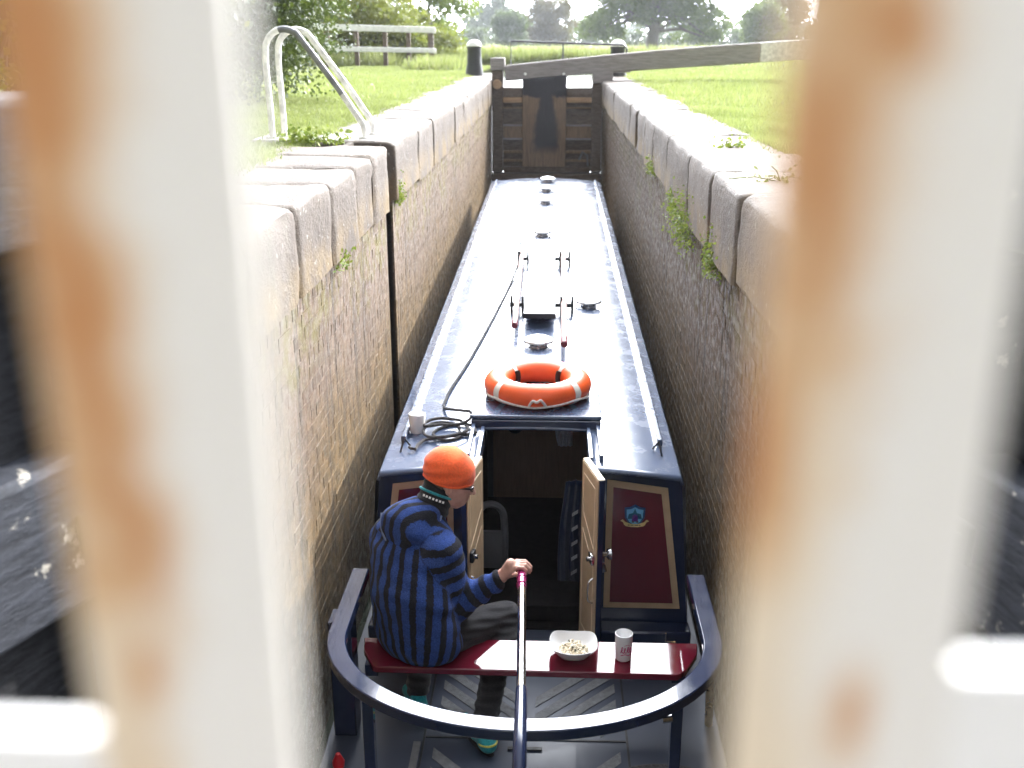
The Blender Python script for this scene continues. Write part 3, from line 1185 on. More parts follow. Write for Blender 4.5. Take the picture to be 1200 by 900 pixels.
# ladder hoops
lh = thing('ladder_handrail', 'pair of white hooped ladder handrails beside the left coping, one sloping arm grey', 'handrail', (-2.0, 8.5, 0))
def hoop(y, ins):
    p = []
    x0, x1 = -2.33, -1.56
    p += [(x0, y, -.05), (x0, y, .25), (x0 - .01, y, .55)]
    for i in range(9):
        a = PI - i * (PI * .78) / 8
        p.append((x0 + .155 + .16 * math.cos(a), y, .70 + .17 * math.sin(a)))
    p += [(x0 + .55, y + .01, .44), (x1 - .06, y + .02, .20), (x1 - .005, y + .02, .11), (x1, y + .02, -.04)]
    return p


def smooth_path(P, k=4):
    P = [Vector(p) for p in P]
    out = []
    for i in range(len(P) - 1):
        a, b = P[max(i - 1, 0)], P[i]
        c, d = P[i + 1], P[min(i + 2, len(P) - 1)]
        for j in range(k):
            t = j / k
            out.append(.5 * ((2 * b) + (c - a) * t + (2 * a - 5 * b + 4 * c - d) * t * t + (3 * b - a - 3 * c + d) * t ** 3))
    out.append(P[-1])
    return out


P1, P2 = smooth_path(hoop(8.62, 0)), smooth_path(hoop(9.02, 0))
obj('hoop', MB().tube(P2, .027, 12), M['oldwhite'], lh)
h1 = obj('hoop', MB().tube(P1[:30], .027, 12), M['oldwhite'], lh)
obj('grey_arm', MB().tube(P1[29:50], .0265, 12), M['greymetal'], lh)  # sloping arm of the near hoop coloured plain grey
obj('hoop', MB().tube(P1[49:], .027, 12), M['oldwhite'], lh)
for P in (P1, P2):
    for q in (P[0], P[-1]):
        obj('foot_sleeve', MB().lathe([(0, .03), (.05, .03), (.055, .0), (.055, -.04)], (q.x, q.y, 0.0), 12), M['oldwhite'], lh)
obj('base_slab', MB().box(-2.48, -1.45, 8.50, 9.12, -.03, .012), M['concrete'], lh, bevel=.01)

# white fence beyond the lawn
fn = thing('fence', 'white two rail fence on dark posts at the far left of the lawn', 'fence', (-5.3, 34.6, 0))
A, B = Vector((-7.6, 33.6, 0)), Vector((-4.05, 35.4, 0))
for q in (.12, .36, .60, .80, 1.0):
    p = A.lerp(B, q)
    obj('fence_post', MB().box(p.x - .07, p.x + .07, p.y - .07, p.y + .07, -.1, 1.16 - .03 * q), M['gate_dark'], fn, bevel=.012)
B2 = B + Vector((-.35, 2.6, 0))
obj('fence_post', MB().box(B2.x - .07, B2.x + .07, B2.y - .07, B2.y + .07, -.1, 1.12), M['gate_dark'], fn, bevel=.012)
dv = Vector((.45, -.9, 0)) * .10
for z in (1.10, .46):
    obj('fence_rail', MB().bar(A + dv + Vector((0, 0, z + .10)), B + dv + Vector((.08, .04, z + .02)), .06, .19 if z > 1 else .15), M['white'], fn, bevel=.012)
    obj('fence_rail', MB().bar(B + Vector((.12, 0.1, z)), B2 + Vector((.12, 0, z)), .05, .16), M['white'], fn, bevel=.012)

# ------------------------------------------------------------------ THE BOAT
boat = thing('narrowboat', 'navy blue narrowboat filling the lock chamber, stern doors open', 'narrowboat', (CX, 5.6, -2.75))
DECK = -2.75
GW = 1.045


def halfw(y):
    if y < 4.55:
        t = (4.55 - y) / 1.55
        return GW * math.sqrt(max(0, 1 - t ** 2.3))
    if y > 17.6:
        t = (y - 17.6) / 4.1
        return GW * max(.02, (1 - t ** 2.2))
    return GW


def dz_bow(y):
    return DECK + (0.55 * max(0, (y - 9) / 12.7) ** 1.6)


ys = [3.0, 3.01, 3.05, 3.12, 3.25, 3.45, 3.7, 4.0, 4.3, 4.55, 5.6, 9, 12, 15, 17.6, 18.4, 19.2, 20, 20.7, 21.2, 21.5, 21.68]
mb = MB()
n = len(ys)
V = []
for y in ys:
    w_, z = halfw(y), dz_bow(y)
    V += [(CX - w_, y, z), (CX + w_, y, z), (CX - w_ * .97, y, -3.5), (CX + w_ * .97, y, -3.5), (CX - w_ - .012, y, z - .07), (CX + w_ + .012, y, z - .07)]
F = []
for i in range(n - 1):
    a, b = i * 6, i * 6 + 6
    F += [(a, a + 1, b + 1, b), (a + 4, a, b, b + 4), (a + 1, a + 5, b + 5, b + 1), (a + 2, a + 4, b + 4, b + 2), (a + 5, a + 3, b + 3, b + 5)]
mb.add(V, F)
obj('hull', mb, M['navy_deck'], boat, smooth=30)
# black rubbing strakes
for s in (-1, 1):
    obj('rubbing_strake', MB().tube([(CX + s * (halfw(y) + .012), y, dz_bow(y) - .10) for y in ys[4:-1]], .022, 8), M['hullblack'], boat)


def roof_z(y, s):
    return -1.572 + (y - 5.6) / 11.4 * .215 - .058 * abs(s / .885) ** 2.0


RW = .885
CAB0, CAB1 = 5.6, 17.0
ox0, ox1, oy1 = -.415, .235, 6.12       # companionway opening
# cabin sides
mb = MB()
yy = [5.56 + (CAB1 - 5.56) * i / 24 for i in range(25)]
for s in (-1, 1):
    V, F = [], []
    for y in yy:
        zr = roof_z(y, RW)
        V += [(CX + s * (RW + .015), y, zr - .02), (CX + s * (RW + .035), y, zr - .10), (CX + s * .985, y, dz_bow(y) + .01)]
    for i in range(24):
        for k in range(2):
            f = (i * 3 + k, i * 3 + k + 1, i * 3 + k + 4, i * 3 + k + 3)
            F.append(f if s > 0 else f[::-1])
    # tumblehome sides
    mb.add(V, F)
zr = roof_z(CAB1, RW)
mb.add([(CX - .98, CAB1, dz_bow(CAB1)), (CX + .98, CAB1, dz_bow(CAB1)), (CX + RW, CAB1, zr), (CX, CAB1, roof_z(CAB1, 0)), (CX - RW, CAB1, zr)], [(4, 3, 2, 1, 0)])
obj('cabin_side', mb, M['navy'], boat, smooth=30)
# roof with the companionway cut out
xs = sorted(set([-.90, -.885, -.86, -.8, -.7, -.6, -.5, -.4, ox0 - CX, -.2, -.1, 0, .1, .2, ox1 - CX, .45, .55, .65, .75, .83, .87, .885, .90]))
yr = sorted(set([5.50, 5.56, 5.8, 5.95, oy1, 6.3] + [6.52 + (17.03 - 6.52) * i / 30 for i in range(31)]))
V, F, ix = [], [], {}
for j, y in enumerate(yr):
    for i, x in enumerate(xs):
        z = roof_z(y, x)
        if abs(x) > .886:
            z -= .035
        ix[(i, j)] = len(V)
        V.append((CX + x, y, z))
for j in range(len(yr) - 1):
    for i in range(len(xs) - 1):
        xm, ym = CX + (xs[i] + xs[i + 1]) / 2, (yr[j] + yr[j + 1]) / 2
        if ox0 < xm < ox1 and ym < oy1:
            continue
        F.append((ix[(i, j)], ix[(i + 1, j)], ix[(i + 1, j + 1)], ix[(i, j + 1)]))
rf = obj('roof', MB().add(V, F), M['navy_roof'], boat, smooth=50)
sol = rf.modifiers.new('plate', 'SOLIDIFY')
sol.thickness = .02
sol.offset = -1
for s in (-1, 1):
    P = [(CX + s * .80, y, roof_z(y, .80) + .022) for y in [5.95 + i * (16.9 - 5.95) / 20 for i in range(21)]]
    mb = MB()
    for a, b in zip(P[:-1], P[1:]):
        mb.bar(a, b, .034, .045)
    obj('handrail', mb, M['navy_roof'], boat, bevel=.008)
    # eyelets by the rear corners
    obj('eyelet', MB().tube([(CX + s * .80, 5.80, roof_z(5.8, .8) + .0), (CX + s * .78, 5.84, roof_z(5.8, .78) + .075), (CX + s * .75, 5.88, roof_z(5.8, .75) + .01)], .007, 6), M['black'], boat)

# rear bulkhead: two plates beside the doorway
def bulk_edge(z, s):
    f = (z - (DECK)) / (-1.67 - DECK)
    return CX + s * (.985 + (.90 - .985) * f)


for s in (-1, 1):
    xin = ox1 if s > 0 else ox0
    pts = [(xin, 5.60, DECK + .004), (bulk_edge(DECK, s), 5.60, DECK + .004), (bulk_edge(-1.68, s), 5.60, -1.685), (CX + s * .60, 5.60, roof_z(5.6, .60) - .024), (xin, 5.60, roof_z(5.6, xin - CX) - .024)]
    if s < 0:
        pts = pts[::-1]
    bk = obj('rear_bulkhead', MB().prism(pts, (0, .04, 0)), M['navy'], boat, smooth=0)
    # tan border and maroon field: a slanted quadrilateral
    cx_m = lambda x: x if s > 0 else 2 * CX - x
    q = [(.345, -2.545), (.815, -2.545), (.705, -1.735), (.345, -1.685)]
    qi = [(.382, -2.505), (.770, -2.505), (.668, -1.772), (.382, -1.732)]
    for nm, pq, mt, th, base in (('panel_border', q, M['tan'], .006, 5.5975), ('panel', qi, M['maroon'], .004, 5.5905)):
        p = [(cx_m(a), base, b) for a, b in pq]
        if s < 0:
            p = p[::-1]
        obj(nm, MB().prism(p, (0, -th, 0)), mt, bk if nm == 'panel_border' else bk, smooth=0)
    # step ledge at the foot of the bulkhead
    a, b = sorted((xin + s * .09, CX + s * .99))
    obj('locker', MB().box(a, b, 5.46, 5.595, DECK + .003, -2.635), M['navy'], boat, bevel=.012)
    if s > 0:
        obj('fairlead', MB().tube([(.72, 5.45, -2.632), (.72, 5.45, -2.69), (.78, 5.45, -2.69)], .006, 6), M['chrome'], boat)

# crest on the right-hand panel
def shield(w_, h_, y, cx, cz, n=18):
    pts = [(cx - w_, y, cz + h_ * .72), (cx - w_ * .95, y, cz - h_ * .15), (cx - w_ * .62, y, cz - h_ * .62), (cx, y, cz - h_), (cx + w_ * .62, y, cz - h_ * .62),
           (cx + w_ * .95, y, cz - h_ * .15), (cx + w_, y, cz + h_ * .72), (cx + w_ * .45, y, cz + h_ * .78), (cx, y, cz + h_), (cx - w_ * .45, y, cz + h_ * .78)]
    return pts


ccx, ccz, cy = .515, -1.915, 5.5855
cr = obj('crest', MB().prism(shield(.062, .075, cy, ccx, ccz), (0, -.002, 0)), M['deepblue'], boat, smooth=0)
obj('shield_field', MB().prism(shield(.050, .060, cy - .0025, ccx, ccz - .002), (0, -.0015, 0)), M['skyblue'], cr, smooth=0)
mb = MB()
mb.prism([(ccx - .043, cy - .0045, ccz - .018), (ccx + .043, cy - .0045, ccz - .018), (ccx + .036, cy - .0045, ccz + .014), (ccx + .012, cy - .0045, ccz + .020), (ccx, cy - .0045, ccz + .05), (ccx - .012, cy - .0045, ccz + .020), (ccx - .036, cy - .0045, ccz + .014)], (0, -.001, 0))
obj('emblem', mb, M['teal_en'], cr, smooth=0)
mb = MB()
mb.prism([(ccx - .018, cy - .006, ccz - .035), (ccx + .02, cy - .006, ccz - .035), (ccx + .016, cy - .006, ccz + .004), (ccx, cy - .006, ccz + .014), (ccx - .014, cy - .006, ccz + .004)], (0, -.001, 0))
obj('emblem', mb, M['purple'], cr, smooth=0)
mb = MB()
for dx in (-.016, .010):
    mb.box(ccx + dx, ccx + dx + .012, cy - .0075, cy - .0062, ccz - .042, ccz - .033)
obj('emblem', mb, M['ink'], cr, smooth=0)
mb = MB()
rib = [(-.085, -.030), (-.072, -.020), (-.055, -.038), (-.02, -.050), (.02, -.050), (.055, -.038), (.072, -.020), (.085, -.030), (.070, -.038), (.062, -.056), (.052, -.064), (.02, -.070), (-.02, -.070), (-.052, -.064), (-.062, -.056), (-.070, -.038)]
mb.prism([(ccx + a, cy - .008, ccz + b) for a, b in rib][::-1], (0, -.0015, 0))
obj('ribbon', mb, M['gold'], cr, smooth=0)
mb = MB()
xq = -.040
for L in (.009, .004, .013, .004, .020, .010):
    mb.box(ccx + xq, ccx + xq + L, cy - .0105, cy - .0096, ccz - .060, ccz - .054)
    xq += L + .003
obj('ribbon_lettering', mb, M['ink'], cr, smooth=0)


# doors
def door(s):
    hx, fx = (.198, .278) if s > 0 else (-.395, -.462)
    h, f = Vector((hx, 5.575, 0)), Vector((fx, 5.245, 0))
    d = (f - h).normalized()
    out = Vector((-d.y, d.x, 0))
    if out.x * s < 0:
        out = -out                      # towards the outer (painted) face
    T = .036
    z0, z1 = -2.705, -1.545

    def slab(u0, u1, za, zb, o0, o1, slope=0.0):
        L = (f - h).length
        pts = []
        for z, sl in ((za, 0), (zb, slope)):
            ring = [(u0, o0), (u1, o0), (u1, o1), (u0, o1)]
            for u, o in ring:
                p = h + d * u + out * o
                pts.append(Vector((p.x, p.y, z - sl * (u / L))))
        a = pts[:4]
        ar = sum((a[i].x * a[(i + 1) % 4].y - a[(i + 1) % 4].x * a[i].y) for i in range(4))
        if ar < 0:
            pts = pts[:4][::-1] + pts[4:][::-1]
        return MB().hexa(pts)
    L = (f - h).length
    D = obj('door', slab(0, L - .0005, z0, z1, .004, T), M['navy'], boat, bevel=.004)
    obj('inner_face', slab(.004, L - .006, z0 + .006, z1 - .004, -.004, .0035), M['tan'], D, bevel=.003)
    obj('top_edge', slab(.004, L - .006, z1 + .001, z1 + .006, 0, T), M['tanline'], D)
    gm = MB()
    zm = -2.02
    def groove(p, q_):
        a = h + d * p[0] + out * -.0050
        b = h + d * q_[0] + out * -.0050
        gm.bar((a.x, a.y, p[1]), (b.x, b.y, q_[1]), .003, .006, up=(0, 0, 1) if abs(p[1] - q_[1]) < abs(p[0] - q_[0]) else (d.x, d.y, 0))
    u0, u1 = .045, L - .055
    for pa, pb in (((u0, z1 - .07), (u1, z1 - .07)), ((u0, z1 - .07), (u0, zm + .16)), ((u1, z1 - .07), (u1, zm + .02)), ((u0, zm + .16), (u1, zm + .02)),
                   ((u0, zm + .05), (u1, zm - .09)), ((u0, zm + .05), (u0, z0 + .09)), ((u1, zm - .09), (u1, z0 + .09)), ((u0, z0 + .09), (u1, z0 + .09))):
        groove(pa, pb)
    obj('panel_moulding', gm, M['tanline'], D)
    c = h + d * (L - .05)
    lk = MB()
    lk.box(-.022, .022, -.03, .03, -.04, .05)
    # inside latch case with knob
    zc = -2.05
    def place(mb_, o, rot=True):
        out_m = MB()
        for v in mb_.v:
            p = c + d * v[0] + out * (v[1] + o)
            out_m.v.append((p.x, p.y, zc + v[2]))
        out_m.f, out_m.t = mb_.f, mb_.t
        return out_m
    case = MB()
    case.box(-.035, .03, -.028, -.004, -.03, .035)
    obj('latch', place(case, 0), M['chrome'] if s > 0 else M['black'], D, bevel=.006)
    kn = MB().tube([(0, -.03, 0), (0, -.046, 0)], .014, 12)
    obj('latch_knob', place(kn, 0), M['chrome'], D)
    hp = MB().tube(smooth_path([(.0, -.004, -.13), (.0, -.03, -.15), (.0, -.034, -.21), (.0, -.03, -.27), (.0, -.004, -.29)], 4), .006, 8)
    obj('handle', place(hp, 0), M['chrome'], D)
    kx = MB()
    kx.lathe([(0, .0), (.036, .0), (.036, .008), (.016, .014), (.014, .035), (.032, .045), (.034, .06), (.0, .066)], (0, T, 0.02), 18, axis='Y')
    kx.box(-.022, .022, T, T + .02, -.085, -.02)
    kx.tube([(0, T + .02, -.05), (0, T + .03, -.09)], .012, 8)
    obj('knob', place(kx, 0), M['chrome'], D)
    for zz in (-1.75, -2.45):
        obj('hinge', MB().tube([(hx + s * .01, 5.585, zz), (hx + s * .01, 5.585, zz + .09)], .009, 8), M['black'], D)


door(1)
door(-1)

# sliding hatch
hz0 = -1.555
ht = obj('hatch', MB().box(-.512, .332, 6.14, 7.30, hz0 + .035, hz0 + .062), M['navy_roof'], boat, bevel=.01)
obj('hatch_lip', MB().box(-.505, .325, 6.125, 6.16, hz0 - .025, hz0 + .034), M['navy'], ht, bevel=.006)
for x in (-.50, .295):
    obj('hatch_runner', MB().box(x, x + .025, 5.62, 8.1, hz0 - .09, hz0 + .012), M['navy_roof'], ht, bevel=.005)
for x in (-.436, .237):
    obj('hatch_coaming', MB().box(x, x + .02, 5.62, 6.11, roof_z(6, .3) - .1, hz0 + .0), M['navy_roof'], ht)

# cabin interior
mb = MB()
mb.box(-.80, -.78, 5.66, 7.9, -3.05, -1.70)
mb.box(.55, .57, 5.66, 7.9, -3.05, -1.70)
mb.box(-.80, .57, 5.66, 7.9, -3.08, -3.05)
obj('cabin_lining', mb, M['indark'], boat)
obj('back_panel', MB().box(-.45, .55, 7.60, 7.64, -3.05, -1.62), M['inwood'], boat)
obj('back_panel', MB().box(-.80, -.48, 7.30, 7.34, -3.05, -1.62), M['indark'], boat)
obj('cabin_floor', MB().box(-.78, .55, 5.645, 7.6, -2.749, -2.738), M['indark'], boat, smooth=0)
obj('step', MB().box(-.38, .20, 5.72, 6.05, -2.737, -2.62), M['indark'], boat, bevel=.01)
gz = -1.70
obj('gauge', MB().lathe([(0, -.02), (.048, -.02), (.055, -.012), (.055, .0)], (-.235, 6.55, -1.715), 24, axis='Y'), M['indark'], boat)
# things hanging in the doorway
def cloth(name, label, cat, x, y, z1, wtop, wbot, hgt, mat, seed):
    V, F = [], []
    nx, nz = 16, 24
    for k in range(nz + 1):
        t = k / nz
        w_ = wtop + (wbot - wtop) * t
        for i in range(nx + 1):
            u = i / nx - .5
            yy_ = y + .022 * math.sin(u * 19 + seed + t * 1.5) * (.4 + t) + .01 * math.sin(u * 41 + seed)
            V.append((x - .02 + u * w_ + .012 * math.sin(t * 5 + seed), yy_, z1 - hgt * t - .03 * abs(u) * (1 - t)))
    for k in range(nz):
        for i in range(nx):
            a = k * (nx + 1) + i
            F.append((a, a + 1, a + nx + 2, a + nx + 1))
    m_ = MB().add(V, F)
    o = obj(name, m_, mat, None, (x, y, z1 - hgt), smooth=60)
    sd = o.modifiers.new('thickness', 'SOLIDIFY')
    sd.thickness = .012
    return tag(o, label, cat)


cloth('towel', 'pale grey towel hanging high inside the dark cabin doorway', 'towel', .13, 6.75, -1.60, .17, .09, .33, M['towel'], 1.0)
mbx = cloth('coat', 'dark blue coat with pale flashes hanging beside the right-hand cabin door', 'coat', .19, 6.25, -1.98, .14, .22, .86, M['clothblue'], 2.2)
for k in range(5):
    z = -2.22 - k * .11
    fl = MB().prism([(.155, 6.19, z), (.195, 6.185, z + .03), (.195, 6.185, z + .055), (.155, 6.19, z + .025)][::-1], (0, -.004, 0))
    obj('flash', fl, M['towel'], mbx, smooth=0)
ch = thing('folding_chair', 'pale plastic chair back standing inside the doorway at the left', 'chair', (-.40, 6.4, -3.05))
mb = MB()
mb.box(-.50, -.31, 6.38, 6.41, -2.72, -2.44)
mb.tube(smooth_path([(-.50, 6.395, -2.735), (-.50, 6.395, -2.38), (-.47, 6.395, -2.27), (-.40, 6.395, -2.235), (-.33, 6.395, -2.27), (-.305, 6.395, -2.38), (-.305, 6.395, -2.735)], 4), .026, 8)
obj('backrest', mb, M['plasticwhite'], ch)
obj('seat', MB().box(-.50, -.31, 6.42, 6.72, -2.70, -2.66), M['plasticwhite'], ch, bevel=.01)

# taffrail
def hoop_xy(t, off=0.0):
    """t 0..1 around the stern from left end to right end (plan)"""
    a = .925 + off
    ycen, fr = 4.42, .72 + off
    S = .62
    tot = 2 * S + PI * .85
    s_ = t * tot
    if s_ < S:
        return (CX - a, 5.04 - s_)
    if s_ > tot - S:
        return (CX + a, 4.42 + (s_ - (tot - S)))
    ph = (s_ - S) / (tot - 2 * S) * PI
    return (CX - a * math.cos(ph) , ycen - fr * math.sin(ph) ** 1.0)


RZ = -2.0
N = 72
V, F = [], []
for i in range(N + 1):
    t = i / N
    x, y = hoop_xy(t)
    x2, y2 = hoop_xy(min(1, t + .004))
    x1, y1 = hoop_xy(max(0, t - .004))
    tx, ty = x2 - x1, y2 - y1
    l = math.hypot(tx, ty)
    nx, ny = ty / l, -tx / l
    hw_ = .046
    V += [(x - nx * hw_, y - ny * hw_, RZ), (x + nx * hw_, y + ny * hw_, RZ), (x + nx * hw_, y + ny * hw_, RZ - .055), (x - nx * hw_, y - ny * hw_, RZ - .055)]
for i in range(N):
    for k in range(4):
        a, b = i * 4 + k, i * 4 + (k + 1) % 4
        F.append((a, a + 4, b + 4, b))
F += [(0, 1, 2, 3), (N * 4 + 3, N * 4 + 2, N * 4 + 1, N * 4)]
tr = obj('taffrail', MB().add(V, F), M['navy'], boat, bevel=.006, smooth=30)
obj('rail_post', MB().box(-1.13, -1.01, 4.56, 4.70, DECK + .003, RZ - .056), M['navy'], tr, bevel=.006)
for x, y in ((-.83, 4.02), (.60, 4.02)):
    obj('rail_post', MB().box(x - .026, x + .026, y - .026, y + .026, DECK + .003, RZ - .056), M['navy'], tr, bevel=.004)
obj('rail_bolt', MB().tube([(.575, 4.0, -2.17), (.53, 3.99, -2.17)], .02, 12), M['chrome'], tr)
ps = obj('rail_post', MB().tube([(.845, 4.62, RZ - .056), (.885, 4.74, DECK + .003)], .022, 12), M['brass'], tr)

# helmsman's plank seat
pts = [(-1.00, 4.84), (-.985, 4.74), (-.92, 4.62), (-.90, 4.61), (.68, 4.60), (.73, 4.64), (.80, 4.76), (.815, 4.85)]
obj('seat', MB().prism([(a, b, -2.368 + (b - 4.73) * .14) for a, b in pts], (0, 0, .038)), M['seatred'], boat, bevel=.006)
for x0, x1 in ((-.97, -.90), (.66, .73)):
    obj('seat_bracket', MB().box(x0, x1, 4.66, 4.80, -2.44, -2.369), M['navy'], boat, bevel=.004)

# deck boards, joints and anti-slip strips
jm = MB()
jm.box(.425, .437, 3.6, 5.45, DECK + .002, DECK + .006)
jm.box(-.655, -.643, 3.6, 5.45, DECK + .002, DECK + .006)
jm.box(-.642, .424, 4.565, 4.577, DECK + .002, DECK + .006)
obj('deck_joint', jm, M['black'], boat, smooth=0)
obj('deck_channel', MB().box(-.70, -.662, 3.6, 4.52, DECK + .001, DECK + .012), M['greymetal'], boat, smooth=0)
tm = MB()
c0 = -.10
for ya, yb in ((4.60, 5.42), (3.7, 4.545)):
    y = ya - .5
    while y < yb:
        for s in (-1, 1):
            x_a, x_b = c0 + s * .04, c0 + s * .49
            wd = .085
            lo, hi = max(ya, y), min(yb, y + .45)
            if hi - lo > .03:
                xl = x_a + (x_b - x_a) * (lo - y) / .45
                xh = x_a + (x_b - x_a) * (hi - y) / .45
                if hi + wd < yb:
                    p = [(xl, lo, DECK + .0022), (xh, hi, DECK + .0022), (xh, hi + wd, DECK + .0022), (xl, lo + wd, DECK + .0022)]
                    if s < 0:
                        p = p[::-1]
                    tm.prism(p, (0, 0, .003))
        y += .15
obj('anti_slip_tread', tm, M['tread'], boat, smooth=0)
obj('lifting_ring', MB().box(-.20, -.02, 4.475, 4.50, DECK + .006, DECK + .012), M['black'], boat, bevel=.003)

# tiller
tp = smooth_path([(-.138, 4.80, -1.855), (-.128, 4.5, -1.86), (-.118, 4.1, -1.865), (-.108, 3.74, -1.865)], 5)
tl = obj('tiller', MB().tube(tp, .021, 16), M['chrome'], boat)
obj('tiller_grip', MB().tube([(-.139, 4.815, -1.855), (-.138, 4.80, -1.855), (-.132, 4.62, -1.858), (-.131, 4.60, -1.858)], [.019, .0255, .0235, .0225], 16), M['pinkmetal'], tl)
for y in (4.635, 4.70):
    obj('grip_ring', MB().lathe([(.0235, -.004), (.0275, -.003), (.0275, .003), (.0235, .004)], (-.1345, y, -1.857), 18, axis='Y'), M['pinkmetal'], tl)
sw = smooth_path([(-.1085, 3.76, -1.865), (-.106, 3.60, -1.87), (-.104, 3.42, -1.90), (-.104, 3.28, -2.02), (-.104, 3.20, -2.3), (-.104, 3.17, DECK)], 5)
obj('swan_neck', MB().tube(sw, [.024 + .012 * i / len(sw) for i in range(len(sw))], 14), M['navy'], tl)

# pole racks on the roof (parts of the boat)
zr_ = lambda y, x: roof_z(y, x - CX)
for y in (8.88, 10.74):
    for x, sgn in ((-.31, -1), (.13, 1)):
        z = zr_(y, x)
        rk = MB()
        x0, x1 = (x - .06, x + .06) if sgn < 0 else (x - .13, x + .05)
        rk.box(x0, x1, y - .03, y + .03, z + .050, z + .085)
        for xx in (x - .055, x + .045):
            rk.prism([(xx, y - .07, z), (xx, y + .07, z), (xx, y + .04, z + .15), (xx, y - .04, z + .15)], (.022, 0, 0))
        obj('pole_rack', rk, M['black'], boat, smooth=0)
po = thing('boat_pole', 'long pale boat pole with a maroon end lying in the right-hand roof racks', 'boat pole', (.12, 9.5, -1.45))
za, zb = zr_(8.88, .12) + .098, zr_(10.74, .12) + .098
sl = (zb - za) / (10.74 - 8.88)
pz = lambda y: za + (y - 8.88) * sl
obj('shaft', MB().tube([(.105, 7.75, pz(7.75)), (.125, 11.6, pz(11.6))], .026, 12), M['polewood'], po)
obj('pole_end', MB().tube([(.104, 7.60, pz(7.60)), (.105, 7.748, pz(7.748))], .0275, 12), M['poleend'], po)
p2 = thing('boat_hook', 'shorter pale boat hook shaft lying in the left-hand roof racks', 'boat hook', (-.31, 9.5, -1.45))
obj('shaft', MB().tube([(-.300, 8.2, pz(8.2)), (-.325, 11.2, pz(11.2))], .024, 12), M['polewood'], p2)
obj('pole_end', MB().tube([(-.299, 8.1, pz(8.1)), (-.300, 8.198, pz(8.198))], .026, 12), M['poleend'], p2)
obj('hook', MB().tube(smooth_path([(-.325, 11.2, pz(11.2)), (-.327, 11.35, pz(11.35)), (-.36, 11.38, pz(11.38)), (-.375, 11.30, pz(11.3))], 3), .012, 8), M['black'], p2)
gp = thing('gangplank', 'pale gangplank lying lengthwise on the roof between the poles', 'gangplank', (-.09, 9.5, -1.5))
gm_ = MB()
gm_.hexa([(-.235, 8.40, zr_(8.4, -.1) + .085), (.035, 8.40, zr_(8.4, -.1) + .085), (.035, 11.5, zr_(11.5, -.1) + .085), (-.235, 11.5, zr_(11.5, -.1) + .085),
          (-.235, 8.40, zr_(8.4, -.1) + .115), (.035, 8.40, zr_(8.4, -.1) + .115), (.035, 11.5, zr_(11.5, -.1) + .115), (-.235, 11.5, zr_(11.5, -.1) + .115)])
obj('board', gm_, M['plankwhite'], gp, bevel=.006)
obj('end_lip', MB().box(-.24, .04, 8.375, 8.397, zr_(8.4, -.1) + .075, zr_(8.4, -.1) + .12), M['black'], gp, bevel=.004)
for y in (8.75, 11.2):
    obj('batten', MB().box(-.22, .02, y, y + .05, zr_(y, -.1) + .003, zr_(y, -.1) + .084), M['black'], gp, bevel=.004)

# mushroom vents
VENTS = [((-.10, 7.86), 'chrome mushroom vent on the roof directly behind the lifebuoy'),
         ((.34, 9.14), 'chrome mushroom vent on the right-hand side of the roof beside the poles'),
         ((-.12, 12.3), 'chrome mushroom vent beyond the wire ring at mid roof'),
         ((-.10, 14.6), 'third chrome mushroom vent from the bow of the boat roof'),
         ((-.10, 15.7), 'second chrome mushroom vent from the bow of the boat roof'),
         ((-.08, 16.65), 'chrome mushroom vent at the far end of the roof, nearest the closed gate')]
x, y = VENTS[0][0]
z = zr_(y, x)
v0 = thing('mushroom_vent', VENTS[0][1], 'roof vent', (x, y, z), 'chrome mushroom vents along the roof')
obj('vent_base', MB().lathe([(.075, -.01), (.075, .012), (.045, .016), (.045, .05), (0, .05)], (x, y, z), 24), M['silver'], v0)
obj('vent_cap', MB().lathe([(.06, .034), (.115, .034), (.124, .042), (.118, .056), (.08, .075), (.03, .084), (0, .085)], (x, y, z), 32), M['silver'], v0)
for i in range(8):
    a = 2 * PI * (i + .5) / 8
    sm = MB().lathe([(0, .030), (.009, .030), (.009, .037), (0, .038)], (x + .114 * math.cos(a), y + .114 * math.sin(a), z), 8)
    obj('vent_screw', sm, M['black'], v0)
for (x, y), lb in VENTS[1:]:
    copy_tree(v0, (x, y, zr_(y, x)), None, lb)

# small wire ring on the roof
wr = thing('aerial_ring', 'thin dark wire ring standing on the roof beyond the gangplank', 'aerial', (-.11, 11.75, zr_(11.75, -.11)))
zz = zr_(11.75, -.11)
obj('ring', MB().tube([(-.11 + .085 * math.cos(2 * PI * i / 24), 11.75 + .02 * math.sin(2 * PI * i / 24), zz + .12 + .085 * math.sin(2 * PI * i / 24)) for i in range(24)], .007, 6, closed=True), M['black'], wr)
obj('foot', MB().box(-.10, -.02, 11.72, 11.78, zz - .002, zz + .045).tube([(-.06, 11.75, zz + .04), (-.15, 11.75, zz + .10)], .006, 6), M['black'], wr)

# ------------------------------------------------------------------ lifebuoy
bz = hz0 + .064
lb = thing('lifebuoy', 'orange lifebuoy with silver bands lying on the sliding hatch', 'lifebuoy', (-.085, 6.57, bz))
BC, BR, ra, rb = Vector((-.085, 6.57, bz + .078)), .275, .088, .078
def tor(a, t, k=1.0):
    r = BR + ra * k * math.cos(t)
    return Vector((BC.x + r * math.cos(a), BC.y + r * math.sin(a), BC.z + rb * k * math.sin(t)))


def torus_part(a0, a1, na, k, nt=24):
    V, F = [], []
    for i in range(na + 1):
        for j in range(nt):
            V.append(tor(a0 + (a1 - a0) * i / na, 2 * PI * j / nt, k))
    for i in range(na):
        for j in range(nt):
            a, b = i * nt + j, i * nt + (j + 1) % nt
            F.append((a, a + nt, b + nt, b))
    return MB().add(V, F)


